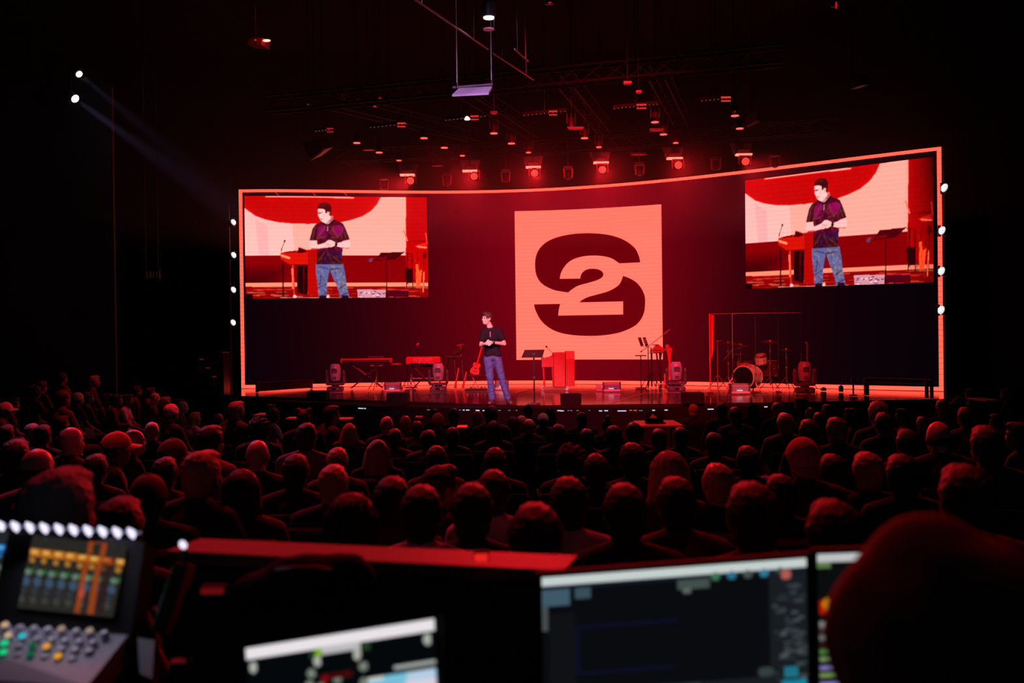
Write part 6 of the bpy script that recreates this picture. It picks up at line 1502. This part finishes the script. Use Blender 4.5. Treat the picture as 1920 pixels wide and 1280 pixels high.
# ---- main monitor and the second one beside it
t = thing('monitor', at(1265, 1160, 1.95), 'wide dark monitor with a grey-white bar along its top edge', 'monitor'); O = t.location
q = [at(1016, 1082, 1.98), at(1511, 1045, 1.92), at(1517, 1345, 1.92), at(1020, 1385, 1.98)]
im = mk(200, 120, 0, 0, 100, 60, (9, 11, 15)); rs = np.random.RandomState(8)
rect(im, 0, 0, 100, 3.2, (196, 206, 204)); rect(im, 0, 3.2, 100, 5, (18, 24, 38))
rect(im, 0, 5, 11, 11, (62, 88, 104)); rect(im, 0, 11, 2.5, 20, (70, 76, 78)); rect(im, 13, 5, 19, 9, (56, 78, 88)); rect(im, 52, 5, 64, 8.5, (66, 78, 74)); rect(im, 54, 8, 57, 10, (90, 100, 95))
rect(im, 13, 19, 52, 20, (14, 14, 40)); rect(im, 13, 36, 50, 37, (14, 14, 40)); rect(im, 13, 19, 14, 37, (14, 14, 38)); rect(im, 3, 14, 13, 60, (15, 17, 20))
for k in range(5): im.ell((66 + k * 6, 4.3), 1.6, 1.6, ((60, 110, 80), (40, 110, 140), (70, 80, 80), (50, 120, 150), (60, 70, 70))[k])
rect(im, 86, 5, 100, 60, (24, 28, 33)); im.ell((92, 5.5), 2, 1.8, (170, 90, 80))
for k in range(60):
    x = rs.uniform(86, 97); y = rs.uniform(8, 44); rect(im, x, y, x + rs.uniform(1, 4), y + rs.uniform(.6, 1.6), ((56, 66, 70), (74, 84, 86), (40, 48, 54))[rs.randint(3)], .8)
rect(im, 90, 45, 99, 51, (16, 130, 155)); rect(im, 91, 40, 96, 44, (30, 110, 130)); rect(im, 90, 52, 96, 55, (30, 90, 105)); im.ell((84, 41), 3, 2, (52, 62, 62))
rect(im, 14, 43, 60, 46, (38, 46, 50)); rect(im, 14, 46, 24, 52, (70, 78, 78)); rect(im, 60, 43, 88, 60, (24, 28, 33)); rect(im, 24, 47, 86, 60, (19, 22, 27))
screen_grid(q, im.a, 'screen', SCR, t, O); cen = sum(q, Vector()) / 4
slab([cen + (v - cen) * 1.05 for v in q], .025, 'bezel', BLACKM, t, O, (0, -1, 0))
zt_ = q[3].z - zd; MB().box((0, .05, q[3].z - O.z - zt_ / 2 + .02), (.06, .04, zt_ + .1)).build('stand', BLACK, t); MB().box((0, .02, zd - O.z + .008), (.26, .18, .014)).build('base', BLACK, t)
t = thing('monitor', at(1620, 1160, 2.0), 'second monitor with coloured channel strips, half hidden by the operator', 'monitor'); O = t.location
q = [at(1531, 1038, 1.92), at(1760, 1030, 1.95), at(1765, 1330, 1.95), at(1533, 1340, 1.92)]
im = mk(90, 110, 0, 0, 46, 60, (10, 12, 13)); rect(im, 0, 0, 46, 3.2, (190, 192, 194)); rect(im, 0, 3, 5, 5, (90, 120, 70))
rect(im, 1, 17, 6.5, 22, (170, 25, 8)); im.ell((3.5, 18.5), 1.6, 2.2, (210, 130, 10))
for y, c in ((25, (140, 146, 140)), (27, (90, 60, 60)), (30, (120, 120, 118)), (33, (60, 20, 20)), (35, (80, 130, 60)), (38, (110, 140, 90)), (41, (120, 110, 170)), (44, (110, 140, 80)), (47, (130, 120, 190)), (50, (90, 150, 60)), (54, (150, 150, 170))):
    rect(im, 1, y, 8, y + 1.8, c)
screen_grid(q, im.a, 'screen', SCR, t, O); cen = sum(q, Vector()) / 4
slab([cen + (v - cen) * 1.05 for v in q], .025, 'bezel', BLACKM, t, O, (0, -1, 0)); zt_ = q[3].z - zd
MB().box((.1, .06, q[3].z - O.z - zt_ / 2 + .02), (.06, .04, zt_ + .1)).build('stand', BLACK, t); MB().box((.1, .02, zd - O.z + .008), (.26, .18, .014)).build('base', BLACK, t)
# ---- mixing console: screens above, tilted knob surface below, lamps along the top
t = thing('mixing_console', at(110, 1150, 2.15), 'mixing console with two touch screens above rows of coloured knobs', 'mixing console'); O = t.location
q = [at(64, 1003, 2.24), at(240, 1024, 2.16), at(213, 1158, 2.06), at(34, 1140, 2.14)]
im = mk(130, 104, 200, 275, 1395, 1120, (44, 42, 38))
def T3(p):     # crop coordinates of the photograph -> picture
    v = (p[1] - (270 + .06 * (p[0] - 360))) / 830; x0 = 360 - 160 * v; x1 = 1395 - 130 * v; return ((p[0] - x0) / (x1 - x0) * 130, v * 104)
im.T = T3; rs = np.random.RandomState(5)
for k in range(8):
    x = 330 + k * 132 + (18 if k == 7 else 0); al = .25 if k == 6 else .85
    im.poly([(x, 425 + k * 9), (x + 125, 430 + k * 9), (x + 118, 520 + k * 8), (x - 6, 512 + k * 8)], (205, 118, 26) if k != 6 else (170, 62, 14), .95)
    im.ell((x + 48, 462 + k * 8), 40, 22, (240, 190, 100), al); im.ell((x + 25, 555 + k * 9), 32, 34, (190, 128, 44), al)
    im.poly([(x - 40, 650 + k * 9), (x + 60, 655 + k * 9), (x + 50, 700 + k * 9), (x - 50, 695 + k * 9)], (48, 110, 62), al); im.ell((x - 20, 690 + k * 8), 38, 34, (112, 134, 118), al)
    im.ell((x - 40, 790 + k * 8), 46, 52, (62, 88, 116), al); im.ell((x - 70, 890 + k * 8), 34, 40, (54, 62, 76), al * .8); im.ell((x - 85, 985 + k * 6), 38, 40, (70, 76, 70), al * .8)
for k in range(120):
    x = rs.uniform(240, 1350); y = rs.uniform(300, 1080); im.ell((x, y), rs.uniform(8, 24), rs.uniform(8, 20), ((30, 32, 32), (64, 62, 56), (24, 26, 28))[rs.randint(3)], .35)
im.poly([(1150, 560), (1230, 560), (1160, 1110), (1060, 1100)], (52, 14, 18), .5)
for pl in ([(975, 290), (1030, 300), (1015, 450), (960, 450)], [(1120, 300), (1175, 310), (1150, 480), (1095, 470)], [(975, 285), (1175, 295), (1175, 325), (975, 318)], [(935, 520), (985, 520), (900, 1115), (835, 1110)], [(1070, 520), (1120, 520), (1050, 1120), (975, 1115)]):
    im.poly(pl, (172, 72, 18), .75)
im.ell((910, 900), 34, 50, (210, 80, 60), .6)
screen_grid(q, im.a * .85, 'touch_screen', SCR, t, O)
q[2] = q[1] + (q[3] - q[0]) * 1.0 + (q[2] - (q[1] + q[3] - q[0])) * .3
def ex(u, v): return q[0] + (q[1] - q[0]) * u + (q[3] - q[0]) * v
q2 = [ex(-1.27, 0), ex(-.27, 0), ex(-.27, 1), ex(-1.27, 1)]
im2 = im.a.copy()[:, ::-1]; im2 = im2[:, :, ::-1] * .8
screen_grid(q2, im2, 'touch_screen', SCR, t, O)
fr4 = [ex(-1.4, -.13), ex(1.15, -.10), ex(1.15, 1.24), ex(-1.4, 1.2)]; _nn = (fr4[1] - fr4[0]).cross(fr4[3] - fr4[0]).normalized() * .004; _nn = _nn if _nn.y > 0 else -_nn; fr4 = [v + _nn for v in fr4]
slab(fr4, .05, 'screen_frame', BLACKM, t, O, (0, -1, 0))
k4 = [at(-200, 1160, 2.20), at(240, 1190, 2.04), at(163, 1286, 1.86), at(-230, 1262, 2.02)]
slab(k4, .05, 'knob_surface', pbr('console_grey', (.26, .24, .28), .5), t, O, (0, -.2, 1))
slab([k4[3], k4[2], k4[2] + Vector((0, -.25, -.12)), k4[3] + Vector((0, -.25, -.12))], .05, 'fader_section', BLACKM, t, O, (0, -.2, 1))
nk = (k4[1] - k4[0]).cross(k4[3] - k4[0]).normalized(); nk = nk if nk.z > 0 else -nk
KW = pbr('knob_grey', (.55, .52, .58), .3); cols = {(1, 1): 'warm', (2, 1): 'green', (3, 0): 'green', (1, 2): 'cyan', (2, 3): 'greend', (3, 2): 'greend', (2, 4): 'amber', (3, 4): 'amber', (0, 1): 'warm', (0, 5): 'warm2', (0, 7): 'warm2'}
CC = {'warm': emit('kn_warm', (.75, .48, .30), .8), 'green': emit('kn_green', (.0, .62, .22), 1), 'cyan': emit('kn_cyan', (.02, .5, .62), 1), 'greend': emit('kn_greend', (0, .10, .035), 1), 'amber': emit('kn_amber', (.75, .32, .02), 1), 'warm2': emit('kn_warm2', (.42, .30, .22), .8)}
rowpx = [[(15 + 26.3 * k, 1186 + 1.9 * k) for k in range(-1, 8)], [(-5 + 26.2 * k, 1204 + 1.8 * k) for k in range(0, 8)] , [(-12 + 26.2 * k, 1219 + 2.0 * k) for k in range(0, 8)], [(12 + 25.6 * k, 1238 + 1.9 * k) for k in range(0, 6)]]
n0 = k4[0]; 
for r_, rowp in enumerate(rowpx):
    for c_, (px, py) in enumerate(rowp):
        d = ray(px, py); tt_ = (n0 - CO).dot(nk) / d.dot(nk); p = CO + d * tt_
        kn = MB().lathe([(.0095, 0), (.0088, .017), (.0065, .020)], p - O, 14, nk).build('knob', KW, t, True)
        cc = cols.get((r_, c_))
        if cc: MB().lathe([(.0070, .0), (.0075, .004), (.004, .006)], p - O + nk * .0195, 12, nk).build('knob_light', CC[cc], kn)
for px, py in ((4, 1251), (53, 1254), (79, 1256), (138, 1262)):
    d = ray(px, py); p = CO + d * ((n0 - CO).dot(nk) / d.dot(nk)); MB().box(p - O + nk * .004, (.014, .008, .008)).build('button', emit('kn_amber_dim', (.40, .17, .01), 1), t)
sd_ = [at(258, 1195, 2.02), at(290, 1200, 2.0), at(285, 1272, 1.9), at(262, 1262, 1.92)]
slab(sd_, .03, 'side_cheek', pbr('cheek_grey', (.05, .045, .055), .6), t, O, (0, -1, 0))
# row of lamps along the console's top edge
t = thing('lamp_strip', at(130, 990, 2.26), 'row of small bright white lamps along the top of the console', 'lamp'); O = t.location
LW = emit('strip_white', (.80, .75, 1.0), 1.25); LB = emit('strip_glow', (.10, .12, .18), 1)
pts = [(-22 + 27.2 * k, 983.5 + 1.55 * k) for k in range(11)]
MB().tube(at(-60, 981, 2.30) - O, at(263, 998.5, 2.17) - O, .0035, n=8).build('bar', LB, t)
for px, py in pts:
    p = at(px, py, 2.30 - .13 * (px + 60) / 323); MB().prism([(-.0095, .013), (.004, .007), (.0085, -.001), (.003, -.012), (-.006, -.005), (-.0095, .004)], .008, lambda a, b, k: p - O + Vector((a, -.002 - k, b))).build('lamp_cell', LW, t)
t = thing('single_lamp', at(343, 1021, 2.1), 'single small white lamp right of the row of lamps', 'lamp')
MB().ball((0, 0, 0), (.008, .006, .010), 8, 12, Matrix.Rotation(-.6, 3, 'Y')).build('lamp_glow', LW, t); MB().tube((.0, .01, -.01), (.0, .03, -.45), .006, n=6).build('stem', BLACK, t)
# second side screen, seen edge-on
t = thing('side_screen', at(318, 1120, 2.05), 'narrow side screen seen almost edge-on beside the console', 'screen'); O = t.location
q = [at(325, 1062, 2.08), at(340, 1062, 2.16), at(301, 1178, 2.06), at(286, 1178, 1.98)]
im = mk(10, 60, 0, 0, 10, 60, (22, 28, 26)); rect(im, 0, 0, 10, 6, (58, 36, 18)); rect(im, 0, 16, 10, 24, (14, 44, 28)); rect(im, 0, 28, 10, 46, (40, 48, 50))
screen_grid(q, im.a * .8, 'touch_screen', SCR, t, O); cen = sum(q, Vector()) / 4
slab([cen + (v - cen) * 1.12 for v in q], .03, 'bezel', BLACKM, t, O, (0, -1, 0)); MB().box((0, .06, -.35), (.04, .03, .4)).build('stand', BLACK, t)
area('console_lamp_light', at(120, 1000, 2.12), at(110, 1235, 2.0), .25, .38, (.80, .74, 1.0))
# ================================================================== haze in the air over the stage
hz = MB().box((0, 0, 0), (28, 12, 5.2)).build('stage_haze', None, None, loc=(0, 25.8, 7.25))
hm = bpy.data.materials.new('haze'); hm.use_nodes = True; nt = hm.node_tree; nt.nodes.clear()
o_ = nt.nodes.new('ShaderNodeOutputMaterial'); v_ = nt.nodes.new('ShaderNodeVolumeScatter'); v_.inputs['Density'].default_value = .011; v_.inputs['Anisotropy'].default_value = .35
nt.links.new(v_.outputs[0], o_.inputs['Volume']); hz.data.materials.append(hm); tag(hz, 'thin haze hanging among the lights above the stage', 'haze', kind='stuff')
